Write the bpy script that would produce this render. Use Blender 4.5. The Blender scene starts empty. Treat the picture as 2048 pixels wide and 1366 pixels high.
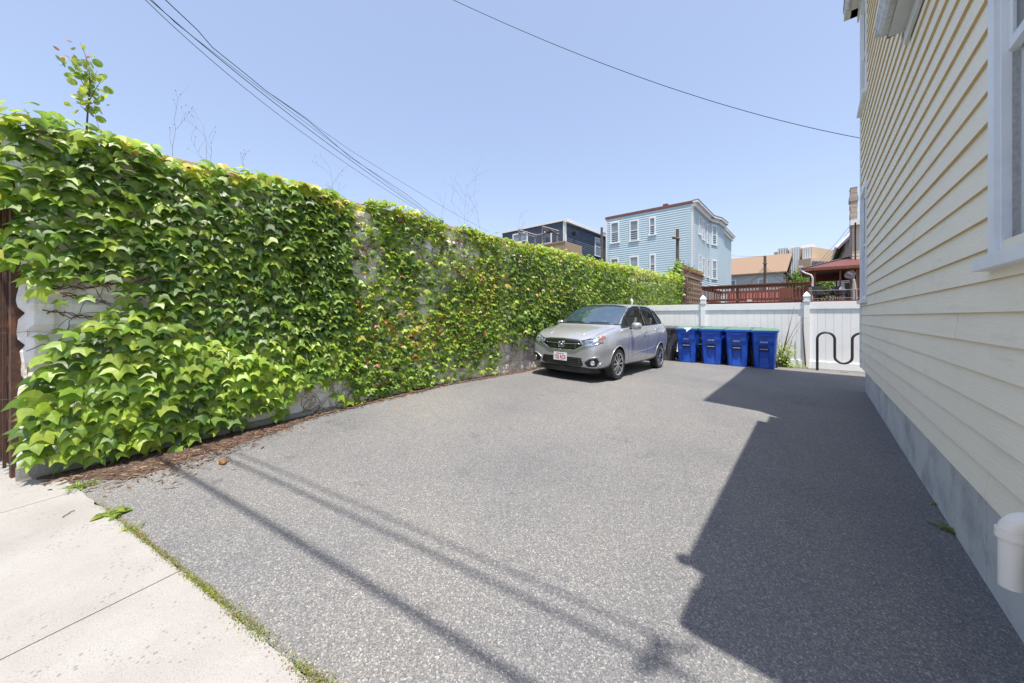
import bpy, bmesh, math, random
import numpy as np
from mathutils import Vector, Matrix, noise as mnoise
from mathutils.bvhtree import BVHTree
R = math.radians
random.seed(7)
scene = bpy.context.scene
COL = scene.collection

# ------------------------------------------------------------ camera, sky, sun
FPX = 705.0; CX = 1024.0; HY = 632.5; CAMZ = 1.5
YAW = math.atan2(602, 705)
cs, sn = math.cos(YAW), math.sin(YAW)
cam = bpy.data.cameras.new('camera'); camo = bpy.data.objects.new('camera', cam); COL.objects.link(camo)
camo.location = (0, 0, CAMZ); camo.rotation_euler = (R(90), 0, YAW)
cam.sensor_width = 36.0; cam.lens = FPX / 2048 * 36.0
cam.shift_y = -(683 - HY) / 2048.0
cam.clip_start = 0.05; cam.clip_end = 6000
scene.camera = camo
SUN = Vector((0.24, -0.175, 1.0)).normalized()
w = bpy.data.worlds.new('World'); scene.world = w; w.use_nodes = True
nt = w.node_tree
for n in list(nt.nodes): nt.nodes.remove(n)
sky = nt.nodes.new('ShaderNodeTexSky'); sky.sky_type = 'NISHITA'; sky.sun_disc = False
sky.sun_elevation = math.asin(SUN.z); sky.sun_rotation = math.atan2(SUN.x, SUN.y)
sky.air_density = 1.0; sky.dust_density = 2.2; sky.ozone_density = 1.6; sky.altitude = 0
bg = nt.nodes.new('ShaderNodeBackground'); bg.inputs[1].default_value = 0.15
ow = nt.nodes.new('ShaderNodeOutputWorld')
gm = nt.nodes.new('ShaderNodeGamma'); gm.inputs[1].default_value = .64; nt.links.new(sky.outputs[0], gm.inputs[0])
tn = nt.nodes.new('ShaderNodeMix'); tn.data_type = 'RGBA'; tn.blend_type = 'MULTIPLY'; tn.inputs['Factor'].default_value = 1; tn.inputs[7].default_value = (1.03, 1.045, 1.15, 1)
nt.links.new(gm.outputs[0], tn.inputs[6]); nt.links.new(tn.outputs[2], bg.inputs[0]); nt.links.new(bg.outputs[0], ow.inputs[0])
sl = bpy.data.lights.new('sun', 'SUN'); sl.energy = 3.15; sl.angle = R(0.53); sl.color = (1.0, 0.935, 0.83)
so = bpy.data.objects.new('sun', sl); COL.objects.link(so)
so.rotation_euler = SUN.to_track_quat('Z', 'Y').to_euler(); so.location = (5, -5, 30)
scene.view_settings.view_transform = 'Standard'; scene.view_settings.look = 'None'
scene.view_settings.exposure = 1.3; scene.view_settings.gamma = 1.0
scene.render.film_transparent = False

# ------------------------------------------------------------ geometry of the view
def P(px, py, D):
    """point seen at photo pixel (px, py), D metres deep"""
    xc = (px - CX) / FPX * D
    return Vector((cs * xc - sn * D, sn * xc + cs * D, CAMZ + (HY - py) / FPX * D))
def ray(px):
    r = (px - CX) / FPX
    return (cs * r - sn, sn * r + cs)
def onX(px, py, X):            # on the vertical plane x = X
    return P(px, py, X / ray(px)[0])
def onY(px, py, Y):
    return P(px, py, Y / ray(px)[1])
def proj(p):
    xc = cs * p[0] + sn * p[1]; D = -sn * p[0] + cs * p[1]
    if D < 0.05: D = 0.05
    return CX + FPX * xc / D, HY - FPX * (p[2] - CAMZ) / D
def lerp(a, b, t): return a + (b - a) * t
def pw(pts, x):
    if x <= pts[0][0]: return pts[0][1]
    for (a, b), (c, d) in zip(pts, pts[1:]):
        if x <= c: return b + (d - b) * (x - a) / (c - a)
    return pts[-1][1]
ZL = [(-1, .08), (0, .10), (4, .25), (7, .24), (9.5, .17), (13, .16)]
ZR = [(-1, -.10), (2.7, -.07), (9.5, .05), (11.0, .13), (12.5, .09)]
def zg(x, y):
    t = min(max((x + 5.2) / 5.95, 0), 1)
    return lerp(pw(ZL, y), pw(ZR, y), t ** 1.6)
def G(px, py):
    z = 0.05
    for _ in range(12):
        D = (CAMZ - z) * FPX / (py - HY); p = P(px, py, D); z = zg(p.x, p.y)
    p.z = z
    return p

# ------------------------------------------------------------ tagging
def tag(o, label=None, cat=None, group=None, kind=None):
    if label: o['label'] = label
    if cat: o['category'] = cat
    if group: o['group'] = group
    if kind: o['kind'] = kind
    return o
ORG = {}
def empty(name, loc=(0, 0, 0), label=None, cat=None, group=None, rz=0):
    o = bpy.data.objects.new(name, None); COL.objects.link(o); o.location = loc; o.rotation_euler = (0, 0, rz)
    o.empty_display_size = .1
    ORG[o.name] = Vector(loc)
    return tag(o, label, cat, group)

class MB:
    def __init__(s): s.v = []; s.f = []; s.m = []; s.cols = None
    def add(s, vs, fs, mi=0):
        n = len(s.v); s.v += [tuple(v) for v in vs]
        for f in fs: s.f.append(tuple(i + n for i in f)); s.m.append(mi)
        return s
    def box(s, x0, x1, y0, y1, z0, z1, mi=0):
        v = [(x0, y0, z0), (x1, y0, z0), (x1, y1, z0), (x0, y1, z0), (x0, y0, z1), (x1, y0, z1), (x1, y1, z1), (x0, y1, z1)]
        return s.add(v, [(0, 3, 2, 1), (4, 5, 6, 7), (0, 1, 5, 4), (1, 2, 6, 5), (2, 3, 7, 6), (3, 0, 4, 7)], mi)
    def obox(s, O, U, V, N, u0, u1, v0, v1, n0, n1, mi=0):
        O, U, V, N = Vector(O), Vector(U), Vector(V), Vector(N)
        v = [O + U * a + V * b + N * c for c in (n0, n1) for (a, b) in ((u0, v0), (u1, v0), (u1, v1), (u0, v1))]
        return s.add(v, [(0, 3, 2, 1), (4, 5, 6, 7), (0, 1, 5, 4), (1, 2, 6, 5), (2, 3, 7, 6), (3, 0, 4, 7)], mi)
    def quad(s, a, b, c, d, mi=0): return s.add([a, b, c, d], [(0, 1, 2, 3)], mi)
    def prism(s, poly, h0, h1, axis='z', mi=0):
        def mk(p, h):
            return (p[0], p[1], h) if axis == 'z' else ((p[0], h, p[1]) if axis == 'y' else (h, p[0], p[1]))
        n = len(poly)
        v = [mk(p, h0) for p in poly] + [mk(p, h1) for p in poly]
        f = [tuple(range(n))[::-1], tuple(range(n, 2 * n))] + [(i, (i + 1) % n, n + (i + 1) % n, n + i) for i in range(n)]
        return s.add(v, f, mi)
    def tube(s, pts, r, n=8, cap=True, mi=0):
        pts = [Vector(p) for p in pts]; rs = r if isinstance(r, (list, tuple)) else [r] * len(pts)
        rings = []; up = None
        for i, p in enumerate(pts):
            if i == 0: t = pts[1] - p
            elif i == len(pts) - 1: t = p - pts[i - 1]
            else: t = (pts[i + 1] - p).normalized() + (p - pts[i - 1]).normalized()
            t.normalize()
            if up is None:
                up = Vector((0, 0, 1)) if abs(t.z) < .9 else Vector((1, 0, 0))
            a = t.cross(up).normalized(); b = a.cross(t).normalized(); up = b
            rings.append([p + (a * math.cos(2 * math.pi * k / n) + b * math.sin(2 * math.pi * k / n)) * rs[i] for k in range(n)])
        v = [q for rg in rings for q in rg]; f = []
        for i in range(len(pts) - 1):
            for k in range(n):
                f.append((i * n + k, i * n + (k + 1) % n, (i + 1) * n + (k + 1) % n, (i + 1) * n + k))
        if cap: f.append(tuple(range(n))[::-1]); f.append(tuple(range((len(pts) - 1) * n, len(pts) * n)))
        return s.add(v, f, mi)
    def lathe(s, prof, c, axis=(0, 0, 1), n=24, mi=0, close=False):
        c = Vector(c); ax = Vector(axis).normalized()
        a = ax.orthogonal().normalized(); b = ax.cross(a)
        v = []; f = []
        for (r, h) in prof:
            for k in range(n):
                t = 2 * math.pi * k / n
                v.append(c + ax * h + (a * math.cos(t) + b * math.sin(t)) * r)
        m = len(prof)
        for i in range(m if close else m - 1):
            for k in range(n):
                j = (i + 1) % m
                f.append((i * n + k, i * n + (k + 1) % n, j * n + (k + 1) % n, j * n + k))
        return s.add(v, f, mi)
    def build(s, name, mats, parent=None, smooth=False, bevel=0, label=None, cat=None, kind=None, group=None, auto=None):
        me = bpy.data.meshes.new(name)
        root = parent; off = Vector((0, 0, 0))
        while root is not None:
            if root.name in ORG: off = ORG[root.name]
            root = root.parent
        v = s.v
        if off.length > 0: v = [(p[0] - off.x, p[1] - off.y, p[2] - off.z) for p in v]
        me.from_pydata(v, [], s.f)
        if not isinstance(mats, (list, tuple)): mats = [mats]
        for m_ in mats: me.materials.append(m_)
        if len(mats) > 1: me.polygons.foreach_set('material_index', s.m)
        bm = bmesh.new(); bm.from_mesh(me)
        if smooth: bmesh.ops.remove_doubles(bm, verts=bm.verts, dist=1e-5)
        bmesh.ops.recalc_face_normals(bm, faces=bm.faces) if not getattr(s, 'keep', False) else None
        bm.to_mesh(me); bm.free()
        if smooth: me.polygons.foreach_set('use_smooth', [True] * len(me.polygons))
        if auto is not None: me.set_sharp_from_angle(angle=R(auto))
        o = bpy.data.objects.new(name, me); COL.objects.link(o)
        if parent is not None: o.parent = parent
        if bevel > 0:
            b = o.modifiers.new('b', 'BEVEL'); b.width = bevel; b.segments = 2; b.limit_method = 'ANGLE'; b.angle_limit = R(40)
        return tag(o, label, cat, group, kind)

def copy_tree(o, parent=None):
    c = o.copy(); COL.objects.link(c)
    if parent is not None: c.parent = parent
    for ch in list(o.children): copy_tree(ch, c)
    return c

# ------------------------------------------------------------ materials
def nodes(name):
    m = bpy.data.materials.new(name); m.use_nodes = True
    nt = m.node_tree; b = nt.nodes['Principled BSDF']
    return m, nt, b
def N(nt, t, **kw):
    n = nt.nodes.new('ShaderNode' + t)
    for k, v in kw.items():
        if k in n.inputs: n.inputs[k].default_value = v
        else: setattr(n, k, v)
    return n
def c4(c): return (c[0], c[1], c[2], 1)
def ramp(nt, fac, stops):
    r = nt.nodes.new('ShaderNodeValToRGB'); nt.links.new(fac, r.inputs[0])
    e = r.color_ramp.elements
    while len(e) < len(stops): e.new(.5)
    for i, (p, c) in enumerate(stops): e[i].position = p; e[i].color = c4(c) if not isinstance(c, float) else (c, c, c, 1)
    return r
def coords(nt, scale=(1, 1, 1), rot=(0, 0, 0)):
    tc = nt.nodes.new('ShaderNodeTexCoord'); mp = nt.nodes.new('ShaderNodeMapping')
    mp.inputs['Scale'].default_value = scale; mp.inputs['Rotation'].default_value = rot
    nt.links.new(tc.outputs['Object'], mp.inputs[0]); return mp.outputs[0]
def pm(name, col, col2=None, scale=3, rough=.6, metal=0, bump=0, bscale=60, spec=.5, stretch=(1, 1, 1), coat=0, dirt=None, dscale=1.2, damt=.5):
    m, nt, b = nodes(name)
    co = coords(nt, stretch)
    if col2 is None: col2 = tuple(c * .88 for c in col)
    nz = N(nt, 'TexNoise', Scale=scale, Detail=5.0, Roughness=.6); nt.links.new(co, nz.inputs['Vector'])
    rp = ramp(nt, nz.outputs['Fac'], [(.3, col), (.7, col2)])
    out = rp.outputs[0]
    if dirt is not None:
        n2 = N(nt, 'TexNoise', Scale=dscale, Detail=8.0, Roughness=.7); nt.links.new(co, n2.inputs['Vector'])
        r2 = ramp(nt, n2.outputs['Fac'], [(.52, 0.0), (.72, 1.0)])
        mu = N(nt, 'Math', operation='MULTIPLY'); nt.links.new(r2.outputs[0], mu.inputs[0]); mu.inputs[1].default_value = damt
        mx = nt.nodes.new('ShaderNodeMix'); mx.data_type = 'RGBA'
        nt.links.new(mu.outputs[0], mx.inputs['Factor']); nt.links.new(out, mx.inputs[6]); mx.inputs[7].default_value = c4(dirt)
        out = mx.outputs[2]
    nt.links.new(out, b.inputs['Base Color'])
    b.inputs['Roughness'].default_value = rough; b.inputs['Metallic'].default_value = metal
    b.inputs['Specular IOR Level'].default_value = spec
    if coat: b.inputs['Coat Weight'].default_value = coat; b.inputs['Coat Roughness'].default_value = .04
    if bump:
        nb = N(nt, 'TexNoise', Scale=bscale, Detail=6.0, Roughness=.65); nt.links.new(co, nb.inputs['Vector'])
        bp = N(nt, 'Bump', Strength=bump, Distance=.01); nt.links.new(nb.outputs['Fac'], bp.inputs['Height'])
        nt.links.new(bp.outputs[0], b.inputs['Normal'])
    return m
def glass_mat(name, tint=(.04, .05, .06), rough=.03):
    m, nt, b = nodes(name)
    co = coords(nt); nz = N(nt, 'TexNoise', Scale=1.5, Detail=2.0); nt.links.new(co, nz.inputs['Vector'])
    rp = ramp(nt, nz.outputs['Fac'], [(.3, tint), (.7, tuple(c * 1.6 for c in tint))]); nt.links.new(rp.outputs[0], b.inputs['Base Color'])
    b.inputs['Roughness'].default_value = rough; b.inputs['Specular IOR Level'].default_value = .9; b.inputs['IOR'].default_value = 1.6
    bp = N(nt, 'Bump', Strength=.03, Distance=.02); nt.links.new(nz.outputs['Fac'], bp.inputs['Height']); nt.links.new(bp.outputs[0], b.inputs['Normal'])
    return m

M = {}
M['white_trim'] = pm('white_trim', (.78, .80, .83), (.70, .73, .78), rough=.45, dirt=(.45, .44, .42), damt=.25, dscale=3)
M['vinyl'] = pm('vinyl', (.90, .91, .92), (.86, .88, .90), scale=1.5, rough=.35, dirt=(.55, .55, .52), damt=.25, dscale=2.5)
M['glass'] = glass_mat('glass')
M['glass_pale'] = glass_mat('glass_pale', (.16, .20, .23), .08)
M['blind'] = pm('blind', (.55, .60, .62), (.45, .52, .55), scale=2, stretch=(1, 1, 12), rough=.5)
M['black_metal'] = pm('black_metal', (.025, .025, .028), (.04, .04, .045), scale=12, rough=.42, bump=.1)
M['wire'] = pm('wire', (.012, .012, .014), rough=.6)
M['rust'] = pm('rust', (.10, .045, .028), (.05, .03, .025), scale=14, rough=.85, bump=.6, bscale=80, dirt=(.28, .10, .04), dscale=6, damt=.7)
M['wood_red'] = pm('wood_red', (.19, .072, .045), (.13, .05, .033), scale=6, stretch=(1, 1, .3), rough=.7, bump=.2)
M['old_pole'] = pm('old_pole', (.13, .10, .085), (.08, .065, .055), scale=8, stretch=(4, 4, .4), rough=.9, bump=.6, bscale=30)
M['concrete'] = pm('concrete', (.63, .63, .62), (.51, .52, .52), scale=2.2, rough=.85, bump=.35, bscale=70, dirt=(.24, .25, .25), dscale=2.4, damt=.75)
M['pvc'] = pm('pvc', (.82, .78, .72), (.78, .74, .68), rough=.3, scale=2)
M['twig'] = pm('twig', (.16, .11, .08), (.09, .06, .045), scale=20, rough=.9)
M['twig_red'] = pm('twig_red', (.17, .085, .055), (.10, .055, .04), scale=12, rough=.9)

def asphalt_mat():
    m, nt, b = nodes('asphalt')
    co = coords(nt)
    v1 = N(nt, 'TexVoronoi', Scale=150.0); nt.links.new(co, v1.inputs['Vector'])
    v2 = N(nt, 'TexVoronoi', Scale=330.0); nt.links.new(co, v2.inputs['Vector'])
    sep = nt.nodes.new('ShaderNodeSeparateColor'); nt.links.new(v1.outputs['Color'], sep.inputs[0])
    sep2 = nt.nodes.new('ShaderNodeSeparateColor'); nt.links.new(v2.outputs['Color'], sep2.inputs[0])
    r1 = ramp(nt, sep.outputs[0], [(.0, (.055, .057, .062)), (.45, (.102, .102, .105)), (.80, (.150, .148, .145)), (.93, (.225, .22, .21)), (1.0, (.34, .33, .31))])
    r2 = ramp(nt, sep2.outputs[1], [(.0, (.065, .066, .072)), (.6, (.115, .114, .116)), (1.0, (.26, .255, .245))])
    mx = nt.nodes.new('ShaderNodeMix'); mx.data_type = 'RGBA'; mx.inputs['Factor'].default_value = .38
    nt.links.new(r1.outputs[0], mx.inputs[6]); nt.links.new(r2.outputs[0], mx.inputs[7])
    big = N(nt, 'TexNoise', Scale=.55, Detail=6.0, Roughness=.6); nt.links.new(co, big.inputs['Vector'])
    rb = ramp(nt, big.outputs['Fac'], [(.28, (1.03, 1.05, 1.09)), (.5, (1.27, 1.27, 1.28)), (.75, (1.52, 1.48, 1.40))])
    mm = nt.nodes.new('ShaderNodeMix'); mm.data_type = 'RGBA'; mm.blend_type = 'MULTIPLY'; mm.inputs['Factor'].default_value = 1
    nt.links.new(mx.outputs[2], mm.inputs[6]); nt.links.new(rb.outputs[0], mm.inputs[7])
    st = N(nt, 'TexNoise', Scale=2.6, Detail=8.0, Roughness=.72); nt.links.new(co, st.inputs['Vector'])
    rs = ramp(nt, st.outputs['Fac'], [(.32, (.72, .73, .76)), (.42, (1, 1, 1))])
    m3 = nt.nodes.new('ShaderNodeMix'); m3.data_type = 'RGBA'; m3.blend_type = 'MULTIPLY'; m3.inputs['Factor'].default_value = .6
    nt.links.new(mm.outputs[2], m3.inputs[6]); nt.links.new(rs.outputs[0], m3.inputs[7])
    sv = N(nt, 'TexVoronoi', Scale=1.15); wv = N(nt, 'TexNoise', Scale=6.0, Detail=5.0); nt.links.new(co, wv.inputs['Vector'])
    ad = nt.nodes.new('ShaderNodeMix'); ad.data_type = 'RGBA'; ad.inputs['Factor'].default_value = .12; nt.links.new(co, ad.inputs[6]); nt.links.new(wv.outputs['Color'], ad.inputs[7]); nt.links.new(ad.outputs[2], sv.inputs['Vector'])
    sr = ramp(nt, sv.outputs['Distance'], [(.02, (.55, .55, .56)), (.055, (1, 1, 1))])
    m4 = nt.nodes.new('ShaderNodeMix'); m4.data_type = 'RGBA'; m4.blend_type = 'MULTIPLY'; m4.inputs['Factor'].default_value = .8
    nt.links.new(m3.outputs[2], m4.inputs[6]); nt.links.new(sr.outputs[0], m4.inputs[7])
    nt.links.new(m4.outputs[2], b.inputs['Base Color'])
    b.inputs['Roughness'].default_value = .82; b.inputs['Specular IOR Level'].default_value = .35
    bp = N(nt, 'Bump', Strength=.5, Distance=.006); nt.links.new(v1.outputs['Distance'], bp.inputs['Height'])
    nt.links.new(bp.outputs[0], b.inputs['Normal'])
    return m
M['asphalt'] = asphalt_mat()
def sidewalk_mat():
    m, nt, b = nodes('sidewalk_concrete')
    co = coords(nt)
    n1 = N(nt, 'TexNoise', Scale=2.0, Detail=7.0, Roughness=.65); nt.links.new(co, n1.inputs['Vector'])
    r1 = ramp(nt, n1.outputs['Fac'], [(.3, (.262, .250, .238)), (.55, (.30, .288, .275)), (.75, (.33, .32, .308))])
    v = N(nt, 'TexVoronoi', Scale=62.0); nt.links.new(co, v.inputs['Vector'])
    wn = N(nt, 'TexNoise', Scale=5.0, Detail=3.0); nt.links.new(co, wn.inputs['Vector'])
    sp = nt.nodes.new('ShaderNodeSeparateColor'); nt.links.new(v.outputs['Color'], sp.inputs[0])
    # exposed stones: few cells, only close to the cell centre
    a = N(nt, 'Math', operation='GREATER_THAN'); nt.links.new(sp.outputs[0], a.inputs[0]); a.inputs[1].default_value = .86
    wnr = ramp(nt, wn.outputs['Fac'], [(.42, 0.0), (.62, .5)])
    c = N(nt, 'Math', operation='LESS_THAN'); nt.links.new(v.outputs['Distance'], c.inputs[0]); nt.links.new(wnr.outputs[0], c.inputs[1])
    d = N(nt, 'Math', operation='MULTIPLY'); nt.links.new(a.outputs[0], d.inputs[0]); nt.links.new(c.outputs[0], d.inputs[1])
    e = N(nt, 'Math', operation='MULTIPLY'); nt.links.new(d.outputs[0], e.inputs[0]); e.inputs[1].default_value = .5
    fine = N(nt, 'TexNoise', Scale=180.0, Detail=3.0); nt.links.new(co, fine.inputs['Vector'])
    rf = ramp(nt, fine.outputs['Fac'], [(.32, (.80, .80, .80)), (.5, (1, 1, 1)), (.7, (1.06, 1.06, 1.06))])
    mm = nt.nodes.new('ShaderNodeMix'); mm.data_type = 'RGBA'; mm.blend_type = 'MULTIPLY'; mm.inputs['Factor'].default_value = 1
    nt.links.new(r1.outputs[0], mm.inputs[6]); nt.links.new(rf.outputs[0], mm.inputs[7])
    mx = nt.nodes.new('ShaderNodeMix'); mx.data_type = 'RGBA'
    nt.links.new(e.outputs[0], mx.inputs['Factor']); nt.links.new(mm.outputs[2], mx.inputs[6]); mx.inputs[7].default_value = (.10, .10, .11, 1)
    nt.links.new(mx.outputs[2], b.inputs['Base Color']); b.inputs['Roughness'].default_value = .9
    bp = N(nt, 'Bump', Strength=.35, Distance=.004); nt.links.new(fine.outputs['Fac'], bp.inputs['Height']); nt.links.new(bp.outputs[0], b.inputs['Normal'])
    return m
M['sidewalk'] = sidewalk_mat()
def siding_mat(name, col, col2, grain=.35, dirt=(.5, .48, .44)):
    m, nt, b = nodes(name)
    co = coords(nt)
    n1 = N(nt, 'TexNoise', Scale=1.2, Detail=5.0, Roughness=.6); nt.links.new(co, n1.inputs['Vector'])
    r1 = ramp(nt, n1.outputs['Fac'], [(.3, col), (.7, col2)])
    cs_ = coords(nt, (1, 1.6, 30))
    g = N(nt, 'TexNoise', Scale=2.2, Detail=4.0, Roughness=.55, Distortion=1.6); nt.links.new(cs_, g.inputs['Vector'])
    cd = coords(nt, (1, 1.0, 6))
    dn = N(nt, 'TexNoise', Scale=1.7, Detail=7.0, Roughness=.7); nt.links.new(cd, dn.inputs['Vector'])
    rd = ramp(nt, dn.outputs['Fac'], [(.55, 0.0), (.75, .35)])
    mx = nt.nodes.new('ShaderNodeMix'); mx.data_type = 'RGBA'; nt.links.new(rd.outputs[0], mx.inputs['Factor'])
    nt.links.new(r1.outputs[0], mx.inputs[6]); mx.inputs[7].default_value = c4(dirt)
    nt.links.new(mx.outputs[2], b.inputs['Base Color']); b.inputs['Roughness'].default_value = .6
    bp = N(nt, 'Bump', Strength=grain, Distance=.012); nt.links.new(g.outputs['Fac'], bp.inputs['Height']); nt.links.new(bp.outputs[0], b.inputs['Normal'])
    return m
M['cream'] = siding_mat('cream_siding', (.89, .82, .67), (.85, .775, .63))

# ------------------------------------------------------------ ground
XW = -5.2      # face of the ivy wall
XH = 0.72      # face of the siding
E0 = G(122, 952); E1 = G(627, 1362)          # seam between sidewalk and asphalt
ed = Vector((E1.x - E0.x, E1.y - E0.y)); ed.normalize()
def yedge(x): return E0.y + (x - E0.x) * ed.y / ed.x
mb = MB(); mb.box(-1500, 1500, -1500, 1500, -.62, -.6)
mb.build('ground', pm('soil', (.16, .13, .09), (.10, .12, .06), scale=.4, rough=1, bump=.5), kind='structure')
# asphalt yard as a fine sheet
mb = MB(); NXg, NYg = 90, 150
xs = [lerp(-5.35, 7.5, (i / NXg)) for i in range(NXg + 1)]
vs = []
for j in range(NYg + 1):
    for x in xs:
        y0 = yedge(x); y = lerp(y0, 12.9, (j / NYg))
        vs.append((x, y, zg(x, y) + .004 * mnoise.noise(Vector((x * 1.3, y * 1.3, 0)))))
fs = [(j * (NXg + 1) + i, j * (NXg + 1) + i + 1, (j + 1) * (NXg + 1) + i + 1, (j + 1) * (NXg + 1) + i) for j in range(NYg) for i in range(NXg)]
mb.add(vs, fs); mb.build('driveway', M['asphalt'], kind='structure', smooth=True)
# sidewalk slabs
jn = [-13.1, -11.35, -9.6, -7.9, -6.2, -4.48, -2.70, -.95, .8, 2.55, 4.3, 6.05, 7.8, 9.5]
mb = MB()
for k in range(len(jn) - 1):
    a, b_ = jn[k] + .004, jn[k + 1] - .004
    nx, ny = 22, 26
    vs = []
    for j in range(ny + 1):
        for i in range(nx + 1):
            x = lerp(a, b_, i / nx); ye = yedge(x) - .006
            if j == ny: ye += .018 * mnoise.noise(Vector((x * 9, 3, 1))) + .01 * mnoise.noise(Vector((x * 37, 3, 1)))
            y = ye - 2.1 * (1 - j / ny); xx = x + (1 - j / ny) * 2.1 * .2
            vs.append((xx, y, zg(x, yedge(x)) + .012 - .02 * (yedge(x) - y) + .0015 * mnoise.noise(Vector((x * 3, y * 3, 5)))))
    fs = [(j * (nx + 1) + i, j * (nx + 1) + i + 1, (j + 1) * (nx + 1) + i + 1, (j + 1) * (nx + 1) + i) for j in range(ny) for i in range(nx)]
    n0 = len(mb.v); mb.add(vs, fs)
    # skirts
    def sk(idx):
        base = len(mb.v); pts = [vs[q] for q in idx]
        mb.add(pts + [(p[0], p[1], p[2] - .09) for p in pts], [(q, q + 1, len(pts) + q + 1, len(pts) + q) for q in range(len(pts) - 1)])
    sk([j * (nx + 1) for j in range(ny + 1)]); sk([j * (nx + 1) + nx for j in range(ny + 1)])
    sk([ny * (nx + 1) + i for i in range(nx + 1)]); sk([i for i in range(nx + 1)])
mb.build('sidewalk', M['sidewalk'], kind='structure')
mb = MB()   # bedding soil under slabs, kerb and road
mb.add([(-14, yedge(-14) + .25, -.09), (10, yedge(10) + .25, -.22), (10.4, yedge(10) - 2.1, -.26), (-13.6, yedge(-14) - 2.1, -.14)], [(0, 1, 2, 3)])
mb.build('soil_bed', pm('bed', (.05, .04, .03), rough=1), kind='structure')
mb = MB()
for (a, b_) in ((-14, 10.5),):
    y0, y1 = yedge(a) - 2.12, yedge(b_) - 2.12
    mb.add([(a + .4, y0, .02), (b_ + .4, y1, -.18), (b_ + .44, y1 - .15, -.18), (a + .44, y0 - .15, .02),
            (a + .4, y0, -.4), (b_ + .4, y1, -.5), (b_ + .44, y1 - .15, -.5), (a + .44, y0 - .15, -.4)], [(0, 1, 2, 3), (3, 2, 6, 7), (0, 4, 5, 1), (0, 3, 7, 4), (1, 5, 6, 2)])
mb.build('kerb', M['concrete'], kind='structure')
mb = MB(); a, b_ = -14, 10.5
mb.add([(a + .44, yedge(a) - 2.28, -.12), (b_ + .44, yedge(b_) - 2.28, -.30), (b_ + 3, yedge(b_) - 12, -.34), (a + 3, yedge(a) - 12, -.16)], [(0, 3, 2, 1)])
mb.build('road', M['asphalt'], kind='structure')
# dirt patch by the gate
mb = MB()
vs = [(-5.15, yedge(-5.15) + .0, .105), (-5.25, .05, .11), (-9, -1.2, .13), (-9, yedge(-9), .10)]
mb.add([(x, y, z + .012) for x, y, z in vs], [(0, 1, 2, 3)])
mb.build('dirt_strip', pm('dirt', (.34, .20, .11), (.17, .10, .06), scale=9, rough=1, bump=1, bscale=50), kind='structure')

# ------------------------------------------------------------ cream house
house = empty('clapboard_house', (XH, 5, 0), 'cream clapboard house on a grey concrete foundation along the right side of the driveway', 'house')
YC = 9.62; YF = 1.37; EXPO = .167; ZB = .52; ZT = 7.75; YS = 5.45; ZLOW = 4.40
rnd = random.Random(3)
def course(mb, y0, y1, z, top=True, x=XH, g=.003, ex=EXPO):
    """one lap board run, cut into lengths"""
    y = y0
    while y < y1 - 1e-4:
        L = rnd.uniform(1.1, 3.66); ye = min(y + L, y1)
        if y1 - ye < .35: ye = y1
        a, b_ = y + g * .5, ye - g * .5
        d = rnd.uniform(-.0012, .0012); xo = x - .021 + d; xi = x - .002 + d * .5
        zt = z + ex + .02
        mb.add([(xo, a, z), (xo, b_, z), (xi, b_, zt), (xi, a, zt), (x + .004, a, z), (x + .004, b_, z), (x + .01, a, zt), (x + .01, b_, zt)],
               [(0, 1, 2, 3), (0, 3, 6, 4), (1, 5, 7, 2)])
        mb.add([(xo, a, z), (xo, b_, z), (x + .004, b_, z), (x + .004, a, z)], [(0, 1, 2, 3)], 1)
        y = ye
def cut_runs(z, ya, yb, holes):
    runs = [(ya, yb)]
    for (h0, h1, z0, z1) in holes:
        if z + EXPO * .5 > z0 and z + EXPO * .5 < z1:
            nr = []
            for (a, b_) in runs:
                if h1 <= a or h0 >= b_: nr.append((a, b_)); continue
                if h0 > a: nr.append((a, h0))
                if h1 < b_: nr.append((h1, b_))
            runs = nr
    return runs
WN = (2.02, 3.0, 1.80, 3.85)     # near window opening + casing y0,y1,z0,z1
WF = (8.56, 9.56, 1.80, 3.85)
WU = (8.56, 9.56, 5.42, 7.35)
WN2 = (3.9, 4.9, 5.5, 6.2)
holes = [WN, WF, WU]
mb = MB(); k = 0
while ZB + k * EXPO < ZT:
    z = ZB + k * EXPO
    ya = YF if z < ZLOW - .05 else YS
    for (a, b_) in cut_runs(z, ya, YC - .1, holes): course(mb, a, b_, z)
    k += 1
# backing walls and the other faces (front, back and the part behind the driveway view)
mb.box(XH + .005, XH + .16, YF, WN[0] + .06, ZB, ZLOW); mb.box(XH + .005, XH + .16, WN[1] - .06, YC, ZB, WN[2] + .06)
mb.box(XH + .005, XH + .16, WN[1] - .06, WF[0] + .06, WN[2] + .06, ZLOW); mb.box(XH + .005, XH + .16, WN[0] + .06, WN[1] - .06, ZB, WN[2] + .05)
mb.box(XH + .005, XH + .16, WN[0] + .06, WN[1] - .06, WN[3] - .06, ZLOW)
mb.box(XH + .005, XH + .16, WF[0] + .06, YC, WF[3] - .06, WU[2] + .06); mb.box(XH + .005, XH + .16, YS, WU[0] + .06, ZLOW, ZT)
mb.box(XH + .005, XH + .16, WU[0] + .06, YC, WU[3] - .06, ZT); mb.box(XH + .005, XH + .16, WF[1] - .05, YC, WF[2], ZT)
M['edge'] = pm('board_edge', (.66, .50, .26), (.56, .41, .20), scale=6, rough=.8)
mb.build('siding', [M['cream'], M['edge']], house)
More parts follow.
